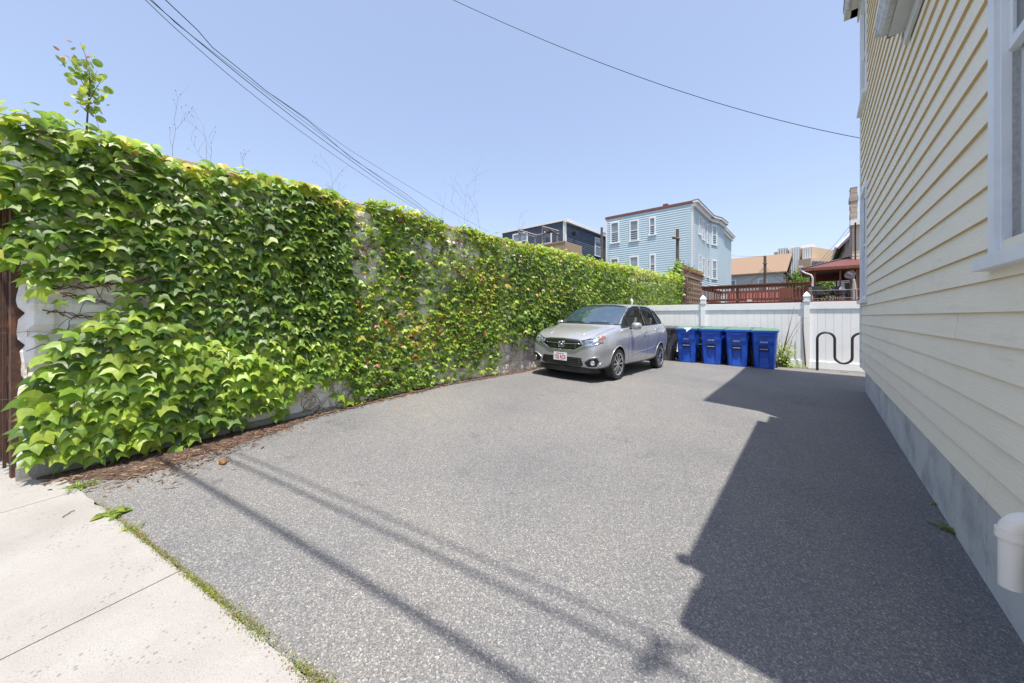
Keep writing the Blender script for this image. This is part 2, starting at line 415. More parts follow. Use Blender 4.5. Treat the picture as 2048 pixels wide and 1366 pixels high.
def wall_siding(mb, O, U, Nn, L, z0, z1, ex, lap=.014):
    O, U, Nn = Vector(O), Vector(U), Vector(Nn); z = z0
    while z < z1:
        zt = min(z + ex, z1)
        a = O + Nn * lap; c = O + Nn * .001
        Z = Vector((0, 0, 1))
        mb.add([a + Z * z, a + U * L + Z * z, c + U * L + Z * zt, c + Z * zt, O + Z * z, O + U * L + Z * z], [(0, 1, 2, 3), (0, 4, 5, 1)])
        z += ex
mb = MB()
mb.box(XH + .161, 8, YC - .16, YC, ZB, ZT); mb.box(XH + .161, 8, YF, YF + .16, ZB, ZLOW); mb.box(XH + .161, 8, YS, YS + .16, ZLOW, ZT); mb.box(7.84, 8, YF + .161, YC - .161, ZB, ZT)
wall_siding(mb, (XH, YC, 0), (1, 0, 0), (0, 1, 0), 7.3, ZB, ZT, EXPO)
wall_siding(mb, (XH, YF, 0), (1, 0, 0), (0, -1, 0), 7.3, ZB, ZLOW, EXPO)
wall_siding(mb, (XH, YS, 0), (1, 0, 0), (0, -1, 0), 7.3, ZLOW, ZT, EXPO)
mb.build('wall', M['cream'], house)
mb = MB(); XF = XH + .045
yj = [1.2, 1.95, 2.7, 3.35, 3.95, 4.7, 5.3, 6.2, 7.1, 8.0, 8.9, YC - .05]
yj[0] = 1.42
for a, b_ in zip(yj, yj[1:]): mb.box(XF + random.uniform(0, .002), XF + .25, a + .004, b_ - .004, -.5, ZB + .03)
mb.box(XF + .006, XF + .2, 1.43, YC - .06, -.5, ZB + .02)
mb.box(XF + .251, 8, YC - .3, YC - .05, -.5, ZB); mb.box(XF + .251, 8, 1.42, 1.6, -.5, ZB)
for yy in yj[3:9]:
    for q in range(3):
        zz = .40 - q * .17 + random.uniform(-.03, .03)
        mb.box(XF - .004, XF + .01, yy - .008, yy + .006, zz - .015, zz + .02)
mb.build('foundation', M['concrete'], house, bevel=.002)
mb = MB(); mb.box(XH - .027, XH + .02, YC - .1, YC + .02, ZB - .01, ZT); mb.build('corner_board', M['white_trim'], house)
# windows
def sash_window(y0, y1, z0, z1, parent, open_low=False, lab=None):
    mb = MB(); cw = .075; x0 = XH - .030; x1 = XH + .02
    mb.box(x0, x1, y0, y0 + cw, z0, z1); mb.box(x0, x1, y1 - cw, y1, z0, z1); mb.box(x0, x1, y0 + cw, y1 - cw, z1 - cw, z1)
    mb.box(XH - .075, x1 + .02, y0 - .03, y1 + .03, z0 - .065, z0)           # sill
    mb.box(XH - .012, XH + .13, y0 + cw, y0 + cw + .02, z0, z1 - cw); mb.box(XH - .012, XH + .13, y1 - cw - .02, y1 - cw, z0, z1 - cw)
    mb.box(XH - .012, XH + .13, y0 + cw + .02, y1 - cw - .02, z0, z0 + .02); mb.box(XH - .012, XH + .13, y0 + cw + .02, y1 - cw - .02, z1 - cw - .02, z1 - cw)
    fr = mb.build('window', M['white_trim'], parent, bevel=.003, label=lab)
    zm = (z0 + z1) / 2 - .02; a, b_ = y0 + cw + .021, y1 - cw - .021
    def sash(xa, za, zb, gm, s=.05):
        mb = MB(); mb.box(xa, xa + .035, a, a + s, za, zb); mb.box(xa, xa + .035, b_ - s, b_, za, zb)
        mb.box(xa, xa + .035, a + s, b_ - s, za, za + s); mb.box(xa, xa + .035, a + s, b_ - s, zb - s, zb)
        mb.build('sash', M['white_trim'], fr, bevel=.002)
        mb = MB(); mb.box(xa + .012, xa + .018, a + s + .001, b_ - s - .001, za + s + .001, zb - s - .001); mb.build('pane', gm, fr)
    sash(XH + .01, zm, z1 - cw - .021, M['glass'])
    if not open_low: sash(XH + .05, z0 + .021, zm + .05, M['glass'])
    else:
        sash(XH + .065, zm - .06, z1 - cw - .2, M['glass'])
        mb = MB(); mb.box(XH + .105, XH + .112, a, b_, z0 + .021, zm + .04); mb.box(XH + .022, XH + .046, b_ - .002, b_ + .0005, z0 + .03, zm - .01); mb.build('curtain', M['curtain'], fr)
        mb = MB(); mb.box(XH + .049, XH + .060, b_ - .012, b_ + .0005, z0 + .022, zm - .01); mb.build('stop', M['white_trim'], fr)
        mb = MB()
        for yy in (b_ - .14, b_ - .36): mb.box(XH + .085, XH + .104, yy - .02, yy + .02, z0 + .021, zm - .06)
        mb.build('mullion', M['white_trim'], fr)
    mb = MB(); mb.box(XH + .131, XH + .14, y0, y1, z0, z1); mb.build('shade', M['black_metal'], fr)
    return fr
M['curtain'] = pm('curtain', (.46, .46, .46), (.30, .31, .32), scale=70, rough=.8, bump=.5, bscale=60, stretch=(1, 1, .55))
sash_window(*WN, house, True, 'large near window with its lower sash raised and a textured curtain')
sash_window(*WF, house, False, 'lower window at the far corner')
sash_window(*WU, house, False, 'upper window at the far corner')
# eaves: tall part
M['soffit'] = pm('soffit', (.62, .62, .62), (.52, .52, .52), rough=.5)
M['gutter'] = pm('gutter', (.60, .60, .61), (.45, .46, .48), rough=.4, stretch=(1, 5, 1), scale=4, dirt=(.25, .23, .2), damt=.5, dscale=4)
M['shingle'] = pm('shingle', (.10, .095, .09), (.07, .065, .06), scale=8, rough=.9, bump=.6)
def eave(mb_s, mb_g, y0, y1, z, xo, roof_to, slope):
    mb_s.box(xo + .09, XH - .005, y0, y1, z, z + .02)                 # soffit
    mb_s.box(xo + .09, xo + .11, y0, y1, z + .02, z + .2)
    # frieze under the soffit
    mb_s.box(XH - .045, XH - .02, y0 + .05, y1, z - .13, z - .001)
    prof = [(xo + .088, z + .16), (xo + .088, z + .03), (xo + .04, z + .025), (xo + .015, z + .06), (xo + .012, z + .10), (xo - .01, z + .14), (xo - .01, z + .165), (xo, z + .165), (xo + .022, z + .10), (xo + .05, z + .04), (xo + .08, z + .04), (xo + .08, z + .16)]
    mb_g.prism([(p[0], p[1]) for p in prof], y0, y1, 'y')
    mb_g.box(xo + .0, xo + .088, y1 - .003, y1, z + .03, z + .16); mb_g.box(xo + .0, xo + .088, y0, y0 + .003, z + .03, z + .16)
ms, mg = MB(), MB()
eave(ms, mg, YS - .35, YC + .28, 7.53, .485, 4.4, .5)
mg2 = MB()
eave(ms, mg2, 1.56, YS - .36, 4.27, .48, 4.4, .5); ms.box(.60, XH - .005, YF - .3, 1.559, 4.27, 4.29)
ms.box(XH - .24, 8.2, YC + .02, YC + .28, 7.53, 7.70)
ms.box(XH - .16, 8.2, YS - .35, YS - .002, 7.553, 7.70)
ms.box(XH - .16, 8.2, YF - .3, YF - .02, 4.292, 4.44)
ms.build('soffit', M['soffit'], house); mg.build('gutter', M['gutter'], house); mg2.build('gutter', M['gutter'], house)
mb = MB()
def roof(x0, xr, x1, y0, y1, z, zr):
    t = .1
    mb.add([(x0, y0, z), (xr, y0, zr), (xr, y1, zr), (x0, y1, z), (x0, y0, z + t), (xr, y0, zr + t), (xr, y1, zr + t), (x0, y1, z + t)],
           [(0, 3, 2, 1), (4, 5, 6, 7), (0, 1, 5, 4), (3, 7, 6, 2), (0, 4, 7, 3)])
    mb.add([(x1, y0, z), (xr, y0, zr), (xr, y1, zr), (x1, y1, z), (x1, y0, z + t), (xr, y0, zr + t), (xr, y1, zr + t), (x1, y1, z + t)],
           [(0, 1, 2, 3), (4, 7, 6, 5), (0, 4, 5, 1), (3, 2, 6, 7), (0, 3, 7, 4)])
roof(.47, 4.4, 8.3, YS - .38, YC + .3, 7.705, 8.6); roof(.60, 4.4, 8.3, YF - .32, YS - .01, 4.445, 5.3)
mb.build('roof', M['shingle'], house)
# plastic elbow pipe near the camera
pe = onX(2022, 1060, XH - .10); mb = MB()
yp = pe.y; zt_ = pe.z + .02
print('pipe', pe)
pxx = XH - .10; r_ = .036
arc = [(pxx + .10 + .10, yp, zt_ + .035)] + [(pxx + .062 - .062 * math.cos(a), yp, zt_ - .03 + .062 * math.sin(a)) for a in [R(90 - 9 * i) for i in range(11)]] + [(pxx, yp, zt_ - .035)]
arc[0] = (XH + .05, yp, zt_ + .032)
mb.tube(arc, r_, 24)
mb.lathe([(r_, 0), (r_ + .006, 0), (r_ + .006, .035), (r_, .035)], (pxx, yp, zt_ - .055), n=28)
zb_ = onX(2010, 1158, XH - .10).z
mb.tube([(pxx, yp, zt_ - .05), (pxx, yp, zb_)], .0335, 28, cap=False); mb.tube([(pxx, yp, zb_), (pxx, yp, zt_ - .05)], .030, 28, cap=False)
mb.build('drain_pipe', M['pvc'], house, smooth=True, auto=35)
# unseen bracket added at the low eave's near end to notch its shadow
mb = MB(); mb.tube([(.60, 1.54, 4.30), (.46, 1.56, 4.34), (.43, 1.56, 4.38)], .03, 8); mb.lathe([(.0, -.05), (.04, -.04), (.055, 0), (.04, .04), (0, .05)], (.45, 1.56, 4.36), n=12)
mb.build('eave_shadow_caster', M['black_metal'], house)

# ------------------------------------------------------------ painted stone wall
def wall_mat():
    m, nt, b = nodes('painted_stone')
    co = coords(nt)
    n1 = N(nt, 'TexNoise', Scale=3.0, Detail=8.0, Roughness=.7); nt.links.new(co, n1.inputs['Vector'])
    r1 = ramp(nt, n1.outputs['Fac'], [(.30, (.42, .37, .29)), (.40, (.68, .63, .53)), (.52, (.78, .77, .74)), (.7, (.82, .83, .85))])
    n2 = N(nt, 'TexNoise', Scale=22.0, Detail=8.0, Roughness=.8); nt.links.new(co, n2.inputs['Vector'])
    r2 = ramp(nt, n2.outputs['Fac'], [(.28, (.50, .46, .40)), (.40, (1, 1, 1))])
    mm = nt.nodes.new('ShaderNodeMix'); mm.data_type = 'RGBA'; mm.blend_type = 'MULTIPLY'; mm.inputs['Factor'].default_value = .8
    nt.links.new(r1.outputs[0], mm.inputs[6]); nt.links.new(r2.outputs[0], mm.inputs[7])
    nt.links.new(mm.outputs[2], b.inputs['Base Color']); b.inputs['Roughness'].default_value = .9
    bp = N(nt, 'Bump', Strength=.8, Distance=.02); nt.links.new(n2.outputs['Fac'], bp.inputs['Height']); nt.links.new(bp.outputs[0], b.inputs['Normal'])
    return m
M['wall'] = wall_mat()
TOPPX = [(5, 262), (22, 236), (60, 226), (100, 232), (150, 246), (190, 268), (215, 276), (240, 276), (280, 290), (320, 303), (345, 318), (400, 326), (460, 335), (500, 342), (560, 352), (600, 366), (640, 378), (680, 398), (712, 408), (735, 399), (770, 400), (800, 412), (830, 420), (860, 434), (895, 452), (925, 452), (960, 462), (1000, 476), (1050, 486), (1100, 494), (1150, 506), (1200, 520), (1250, 528), (1300, 542), (1330, 548), (1345, 545), (1362, 556)]
YW0 = -.42; YW1 = 19.0
def wall_grid(O, U, Nn, L, z0, z1, ztop_n=12, seed=1):
    """rough quarry-faced blocks in courses"""
    mb = MB(); rr = random.Random(seed); O, U, Nn = Vector(O), Vector(U), Vector(Nn)
    z = z0; row = 0
    while z < z1 - .02:
        h = min(.29 + rr.uniform(-.03, .04), z1 - z); u = -rr.uniform(0, .3)
        while u < L:
            l = rr.uniform(.35, .75); u0, u1 = max(u, 0), min(u + l, L); u += l
            if u1 - u0 < .03: continue
            nx, nz = max(3, int((u1 - u0) / .05)), max(3, int(h / .05)); vs = []
            bul = rr.uniform(.015, .045)
            for j in range(nz + 1):
                for i in range(nx + 1):
                    fu, fz = i / nx, j / nz
                    e = min(min(fu, 1 - fu) * (u1 - u0), min(fz, 1 - fz) * h)
                    d = bul * min(1, e / .05) - (.0 if e > 0 else .012)
                    p = O + U * lerp(u0, u1, fu) + Vector((0, 0, lerp(z, z + h, fz)))
                    d += .022 * mnoise.noise(p * 7) * min(1, e / .02)
                    vs.append(p + Nn * d)
            mb.add(vs, [(j * (nx + 1) + i, j * (nx + 1) + i + 1, (j + 1) * (nx + 1) + i + 1, (j + 1) * (nx + 1) + i) for j in range(nz) for i in range(nx)])
        z += h; row += 1
    return mb
wallT = 3.13
swall = empty('stone_wall', (XW, 6, 0), 'long white painted stone block wall carrying ivy along the left side of the driveway', 'wall')
mb = wall_grid((XW, YW0, 0), (0, 1, 0), (1, 0, 0), YW1 - YW0, -.2, wallT, seed=2)
fd = Vector((-ed.x, -ed.y, 0)).normalized(); fn = Vector((ed.y, -ed.x, 0))
m2 = wall_grid((XW, YW0, 0), fd, fn, .10, -.2, wallT, seed=4)
mb.add(m2.v, m2.f)
m2 = wall_grid((XW - .35, YW1, 0), (1, 0, 0), (0, 1, 0), .35, -.2, wallT, seed=5)
mb.add(m2.v, m2.f)
mb.box(XW - .34, XW - .004, YW0 + .1, YW1 - .01, -.4, wallT - .004)
mb.build('blocks', M['wall'], swall)
mb = MB(); y = YW0
while y < YW1:
    l = random.uniform(.38, .45); mb.box(XW - .37, XW + .05, y + .004, min(y + l, YW1) - .004, wallT + .002, wallT + .06 + random.uniform(0, .012)); y += l
mb.build('coping', pm('coping', (.42, .28, .22), (.48, .42, .36), scale=6, rough=.9, bump=.6), swall, bevel=.006)
mb = MB(); y = -.46
for l in (.62, .85, .9, .7, .8):
    mb.box(XW - .02, XW + .09 + random.uniform(-.01, .015), y, y + l - .02, -.1, .22 + .015 * math.sin(y * 9)); y += l
mb.build('footing', pm('footing', (.30, .29, .27), (.22, .215, .20), scale=5, rough=.95, bump=.9, bscale=30), swall, bevel=.02)

# neighbouring street wall and folding gate, seen on edge at the far left
g0 = Vector((XW, YW0, 0)) + fd * .13
nb = empty('neighbour_wall', tuple(g0 + fd * 1.1), 'rough white painted wall at the far left edge beyond the rusty gate', 'wall')
mb = wall_grid(g0 + fd * .86 + fn * .02, fd, fn, 3.2, -.2, 3.3, seed=9)
bb = g0 + fd * .86
mb.obox(bb, fd, (0, 0, 1), fn, 0, 3.2, -.4, 3.3, -.4, .0)
mb.build('blocks', M['wall'], nb)
mb = MB(); mb.obox(bb, fd, (0, 0, 1), fn, -.06, 3.3, 3.302, 3.40, -.45, .06); mb.build('coping', M['concrete'], nb, bevel=.01)
gt = empty('folding_gate', tuple(g0 + fd * .4), 'rusty brown folding scissor gate between the ivy wall and the white wall', 'gate')
ztg = 2.75
mb = MB(); mb.obox(g0, fd, (0, 0, 1), fn, -.06, .02, .1, ztg, -.02, .06); mb.build('post', M['rust'], gt)
mb = MB(); mb.obox(g0, fd, (0, 0, 1), fn, .70, .78, .1, ztg, -.02, .06); mb.build('post', M['black_metal'], gt)
for i in range(11):
    u = .07 + i * .06 + random.uniform(-.008, .008); zb = .18 + random.uniform(-.03, .03); n0 = .01 + .05 * (i % 2)
    mb = MB(); mb.obox(g0, fd, (0, 0, 1), fn, u - .007, u + .007, zb, ztg - .06, n0, n0 + .02); mb.build('bar', M['rust'], gt)
mb = MB()
for i in range(10):
    u = .07 + i * .06
    for z0 in (.4, .9, 1.4, 1.9, 2.35):
        for s in (1, -1):
            a = g0 + fd * u + Vector((0, 0, z0)) + fn * .035; b_ = g0 + fd * (u + .06) + Vector((0, 0, z0 + .24 * s)) + fn * .035
            mb.tube([a, b_], .005, 4)
mb.build('lattice', M['rust'], gt)

# ------------------------------------------------------------ ivy
HOLES = [  # photo outlines of bare wall, cover fraction left inside
    ([(66, 612), (88, 585), (150, 562), (210, 566), (222, 600), (214, 625), (170, 640), (140, 650), (95, 668), (70, 680), (60, 640)], .02),
    ([(205, 560), (290, 560), (298, 612), (270, 634), (215, 625)], .35),
    ([(592, 770), (640, 745), (690, 752), (705, 790), (660, 825), (580, 838), (560, 810)], .12),
    ([(690, 452), (735, 435), (760, 480), (765, 545), (735, 575), (700, 550), (688, 500)], .28),
    ([(706, 404), (735, 412), (742, 440), (715, 448), (700, 425)], .2),
    ([(800, 468), (870, 476), (905, 500), (945, 505), (960, 545), (900, 560), (870, 620), (850, 640), (826, 600), (838, 540), (800, 500)], .45),
    ([(885, 452), (925, 462), (950, 500), (960, 520), (900, 500), (880, 470)], .25),
    ([(1010, 680), (1062, 668), (1075, 745), (1000, 738)], .06),
    ([(985, 690), (1010, 680), (1000, 740), (960, 750), (860, 775), (865, 745), (930, 735)], .25),
    ([(250, 880), (300, 870), (420, 848), (430, 868), (340, 890), (300, 905), (240, 915)], .45),
    ([(430, 850), (520, 815), (600, 800), (640, 820), (560, 850), (440, 880)], .25),
    ([(770, 560), (840, 540), (850, 640), (830, 700), (760, 680), (720, 640)], .72),
    ([(820, 720), (900, 700), (960, 720), (880, 760), (830, 760)], .6),
]
def inpoly(x, y, pl):
    c = False; n = len(pl)
    for i in range(n):
        x0, y0 = pl[i]; x1, y1 = pl[(i + 1) % n]
        if (y0 > y) != (y1 > y) and x < (x1 - x0) * (y - y0) / (y1 - y0) + x0: c = not c
    return c
LEAF = [(0, 0.05), (.20, -.07), (.42, -.04), (.60, .14), (.82, .60), (.52, .44), (.31, .45), (.18, .72), (0, 1.10)]
def leaf_shape(simple=False):
    out = LEAF if not simple else [LEAF[i] for i in (0, 2, 4, 6, 8)]
    return out
rl = random.Random(11)
LV, LF, LC = [], [], []
DG = [(.055, .125, .022), (.065, .14, .03), (.085, .165, .024), (.105, .20, .028), (.13, .235, .032), (.085, .18, .040), (.155, .265, .035), (.20, .30, .05)]
LG = [(.20, .34, .045), (.25, .38, .05), (.16, .30, .04), (.29, .41, .06)]
YG = [(.38, .40, .06), (.33, .40, .06), (.42, .38, .10), (.30, .40, .05)]
BR = [(.20, .07, .03), (.28, .14, .06)]
def add_leaf(V, F, C, pos, n, d, size, col, fold=.34, simple=False, wid=1.0):
    """pos: petiole point, n: leaf normal, d: tip direction"""
    n = n.normalized(); d = (d - n * d.dot(n)).normalized(); u = d.cross(n)
    sh = leaf_shape(simple); m = len(sh); b0 = len(V)
    curl = rl.uniform(.05, .35); tw = rl.uniform(-.12, .12)
    def pt(x, y):
        h = -fold * abs(x) ** 1.1 - curl * y * y * .8 + tw * x * y
        return pos + (u * (x * wid) + d * y + n * h) * size
    mids = [(0, sh[0][1] + .0), (0, .30), (0, .62)]
    V.append(pt(0, .02)); V.append(pt(0, .34)); V.append(pt(0, .66)); V.append(pt(0, 1.06))
    for s in (1, -1):
        rim = [pt(s * x, y) for (x, y) in sh[1:-1]]
        k = len(V); V.extend(rim); q = len(rim)
        idx = [b0] + [k + i for i in range(q)] + [b0 + 3]
        # fan from the midrib
        for i in range(len(idx) - 1):
            t = i / (len(idx) - 1)
            c = b0 + 1 if t < .55 else b0 + 2
            f = (c, idx[i], idx[i + 1]) if s > 0 else (c, idx[i + 1], idx[i])
            if c in (idx[i], idx[i + 1]): continue
            F.append(f); C.append(col)
            nt_ = (i + 1) / (len(idx) - 1)
            if t < .55 <= nt_ and i + 1 < len(idx) - 1:
                f = (b0 + 1, idx[i + 1], b0 + 2) if s > 0 else (b0 + 1, b0 + 2, idx[i + 1])
                F.append(f); C.append(col)
BOT = [(20, 915), (60, 922), (100, 912), (170, 912), (230, 900), (262, 886), (300, 896), (360, 900), (380, 874), (430, 864), (470, 852), (520, 838), (560, 834), (575, 796), (640, 770), (665, 800), (700, 802), (760, 792), (860, 772), (930, 755), (990, 740), (1010, 705), (1062, 700), (1300, 760), (1400, 800)]
def clump(px, py):
    """how much the lower left cushion is present"""
    return inpoly(px, py, [(20, 960), (30, 800), (90, 680), (150, 650), (230, 628), (330, 640), (420, 680), (520, 720), (600, 760), (560, 830), (420, 860), (200, 930)])
LB = [(230, -50), (505, -50), (530, 30), (570, 66), (630, 85), (700, 80), (800, 42), (860, 28), (930, 45), (1000, 60)]
def ivy_at(y, z, layer, end=False):
    p = Vector((XW, y, z)); px, py = proj(p)
    if not end:
        if py < pw(TOPPX, px) + 4: return
        if py > pw(BOT, px) + rl.uniform(-8, 4): return
        for pl, dens in HOLES:
            if inpoly(px, py, pl) and rl.random() > dens: return
    cl = clump(px, py); topd = py - pw(TOPPX, px)
    D = -sn * p.x + cs * p.y
    mid = 690 < px < 1010; far = px > 1010
    thr = rl.random()
    nz = mnoise.noise(Vector((y * .9, z * 1.1, 3.3)))
    if end: col = rl.choice(LG + YG[:1])
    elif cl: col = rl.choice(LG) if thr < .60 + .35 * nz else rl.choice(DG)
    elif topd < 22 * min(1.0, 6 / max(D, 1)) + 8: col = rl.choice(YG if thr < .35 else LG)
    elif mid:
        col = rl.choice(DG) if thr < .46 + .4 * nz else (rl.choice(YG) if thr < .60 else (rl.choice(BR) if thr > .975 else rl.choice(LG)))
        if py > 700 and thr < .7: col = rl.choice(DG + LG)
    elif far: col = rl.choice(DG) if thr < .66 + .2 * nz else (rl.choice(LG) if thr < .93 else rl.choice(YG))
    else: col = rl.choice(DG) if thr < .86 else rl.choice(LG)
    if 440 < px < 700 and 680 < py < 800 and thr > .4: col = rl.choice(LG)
    k = rl.uniform(.85, 1.3); col = (col[0] * k * 1.12, col[1] * k, col[2] * k)
    size = rl.triangular(.055, .15, .105) * (1.10 if cl or end else 1)
    if mid: size *= rl.uniform(.5, .85)
    elif far: size *= rl.uniform(.8, 1.05)
    if layer == 0: size *= .9
    off = .05 + layer * .065 + rl.uniform(0, .05) + .05 * (nz + .5)
    if mid: off *= .65
    if cl: off += .05 + .10 * max(0, 1 - abs(z - .75)) * max(0, 1 - abs(y - .1) / 1.3)
    tilt = R(rl.gauss(38, 17)) if not mid else R(rl.gauss(36, 24))
    yaw = R(rl.gauss(0, 28)); roll = rl.gauss(0, .38)
    n = Vector((math.cos(tilt) * math.cos(yaw), math.cos(tilt) * math.sin(yaw), math.sin(tilt)))
    d = Vector((math.sin(tilt) * math.cos(yaw), math.sin(tilt) * math.sin(yaw), -math.cos(tilt)))
    if end:
        q = Vector((n.x, n.y, 0)); n = Vector((fn.x * q.x + q.y * .5, fn.y * q.x + q.y * .5, n.z)); d = Vector((fn.x * d.x, fn.y * d.x, d.z))
    d = d + Vector((0, 1, 0)) * roll
    pos = Vector((XW + off, y, z + .03))
    if end:
        pos = Vector((XW, YW0, z)) + fd * y + fn * off
    ax_, ay_ = proj(pos)
    if ax_ < pw(LB, ay_) + rl.uniform(-6, 10): return
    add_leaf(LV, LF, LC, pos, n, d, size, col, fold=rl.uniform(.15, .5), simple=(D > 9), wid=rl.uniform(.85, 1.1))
for layer in range(2):
    sp = .078 if layer else .088
    z = .08
    while z < 3.9:
        y = YW0 - .05
        while y < YW1 + .1:
            D = -sn * XW + cs * y
            yy = y + rl.uniform(-.035, .035); zz = z + rl.uniform(-.035, .035)
            if layer == 1 or D < 13: ivy_at(yy, zz, layer)
            if 4.6 < D < 7.6: ivy_at(yy + .04, zz + .04, layer)
            y += sp * (1.0 if D < 9 else 1.1)
        z += sp * .95
# wrapped round the street end of the wall
z = .15
while z < 3.35:
    u = -.12
    while u < 1.1:
        if z > 2.2 + .25 * math.sin(u * 9) or z < 1.5 - abs(u - .0) * 2.6 : ivy_at(u + rl.uniform(-.04, .04), z + rl.uniform(-.04, .04), rl.choice((0, 1)), True)
        u += .085
    z += .08
# top of the wall: leaves lying outward and upward along the crest
y = YW0 - .05
while y < YW1:
    D = -sn * XW + cs * y
    for _ in range(3 if D < 9 else 2):
        x = XW + rl.uniform(-.45, .22); p0 = Vector((XW, y, 3.0)); px, _y = proj(p0)
        ztop = CAMZ + (HY - pw(TOPPX, px)) * D / FPX
        zz = ztop - rl.uniform(.0, .16)
        if 698 < px < 735 or 880 < px < 912: continue
        tilt = R(rl.uniform(35, 80)); yaw = R(rl.uniform(-70, 70))
        n = Vector((math.cos(tilt) * math.cos(yaw), math.cos(tilt) * math.sin(yaw), math.sin(tilt)))
        d = Vector((math.sin(tilt) * math.cos(yaw), math.sin(tilt) * math.sin(yaw), -math.cos(tilt)))
        col = rl.choice(LG + YG + LG[:2])
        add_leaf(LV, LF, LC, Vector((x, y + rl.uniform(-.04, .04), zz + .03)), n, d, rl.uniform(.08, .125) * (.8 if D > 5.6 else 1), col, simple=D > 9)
    y += .07
def leaf_mat(name, attr='tint', trans=.42, rough=.42):
    m, nt, b = nodes(name)
    at = nt.nodes.new('ShaderNodeAttribute'); at.attribute_name = attr
    co = coords(nt); nz = N(nt, 'TexNoise', Scale=30.0, Detail=3.0); nt.links.new(co, nz.inputs['Vector'])
    rp = ramp(nt, nz.outputs['Fac'], [(.3, (.82, .85, .85)), (.7, (1.15, 1.12, 1.1))])
    mm = nt.nodes.new('ShaderNodeMix'); mm.data_type = 'RGBA'; mm.blend_type = 'MULTIPLY'; mm.inputs['Factor'].default_value = 1
    nt.links.new(at.outputs['Color'], mm.inputs[6]); nt.links.new(rp.outputs[0], mm.inputs[7])
    nt.links.new(mm.outputs[2], b.inputs['Base Color']); b.inputs['Roughness'].default_value = rough; b.inputs['Specular IOR Level'].default_value = .5
    tr = nt.nodes.new('ShaderNodeBsdfTranslucent')
    hs = nt.nodes.new('ShaderNodeMix'); hs.data_type = 'RGBA'; hs.blend_type = 'MULTIPLY'; hs.inputs['Factor'].default_value = 1
    nt.links.new(mm.outputs[2], hs.inputs[6]); hs.inputs[7].default_value = (1.9, 1.9, .7, 1); nt.links.new(hs.outputs[2], tr.inputs[0])
    mx = nt.nodes.new('ShaderNodeMixShader'); mx.inputs[0].default_value = trans
    nt.links.new(b.outputs[0], mx.inputs[1]); nt.links.new(tr.outputs[0], mx.inputs[2])
    nt.links.new(mx.outputs[0], nt.nodes['Material Output'].inputs[0])
    return m
M['leaf'] = leaf_mat('ivy_leaf')
def leaf_mesh(name, V, F, C, mat, parent, label=None, cat=None, kind=None, group=None):
    off = Vector((0, 0, 0)); r = parent
    while r is not None:
        if r.name in ORG: off = ORG[r.name]
        r = r.parent
    me = bpy.data.meshes.new(name)
    me.from_pydata([tuple(v - off) for v in V], [], F); me.materials.append(mat)
    a = me.attributes.new('tint', 'FLOAT_COLOR', 'FACE')
    a.data.foreach_set('color', np.array([(c[0], c[1], c[2], 1) for c in C], dtype=np.float32).ravel())
    o = bpy.data.objects.new(name, me); COL.objects.link(o); o.parent = parent
    return tag(o, label, cat, group, kind)
ivy = empty('ivy', (XW, 5, .1), 'dense green three lobed ivy climbing the left wall and spilling onto the pavement corner', 'climbing plant')
leaf_mesh('leaves', LV, LF, LC, M['leaf'], ivy)
# stems crawling over the stones
mb = MB(); rs = random.Random(5)
def crawl(y, z, n, ang, step=.05, r=.004, spread=.35):
    pts = []
    for i in range(n):
        pts.append((XW + .045 + rs.uniform(0, .02), y, z)); ang += rs.gauss(0, spread)
        y += math.sin(ang) * step; z += math.cos(ang) * step
        if z < .12 or z > 3.1: break
    if len(pts) > 2: mb.tube(pts, [r * (1 - .7 * i / len(pts)) for i in range(len(pts))], 4, cap=False)
for _ in range(420):
    y = rs.uniform(YW0, 13) ; crawl(y, rs.uniform(.15, 2.6), rs.randint(8, 26), rs.gauss(0, .9), r=rs.uniform(.002, .006))
def hot(px, py, k, sp=30):
    for _ in range(k):
        p = onX(px + rs.uniform(-sp, sp), py + rs.uniform(-sp, sp) * .7, XW)
        crawl(p.y, p.z, rs.randint(6, 18), rs.uniform(-3, 3), r=rs.uniform(.002, .005), spread=.5)
hot(650, 790, 60, 55); hot(725, 510, 40, 35); hot(1035, 700, 40, 30); hot(930, 740, 50, 60); hot(870, 560, 50, 60); hot(910, 490, 40, 30); hot(300, 880, 20, 60); hot(250, 590, 16, 40)
for (a, b_) in (((100, 575), (215, 572)), ((92, 622), (200, 640)), ((120, 590), (230, 612)), ((170, 560), (300, 575))):
    A, B = onX(*a, XW), onX(*b_, XW)
    for q in range(3):
        pts = [A.lerp(B, t / 8) + Vector((.04 + rs.uniform(0, .03), rs.uniform(-.02, .02), rs.uniform(-.03, .03))) for t in range(9)]
        mb.tube(pts, [.006 - .0004 * i for i in range(9)], 5)
mb.build('stems', M['twig_red'], ivy, smooth=True)

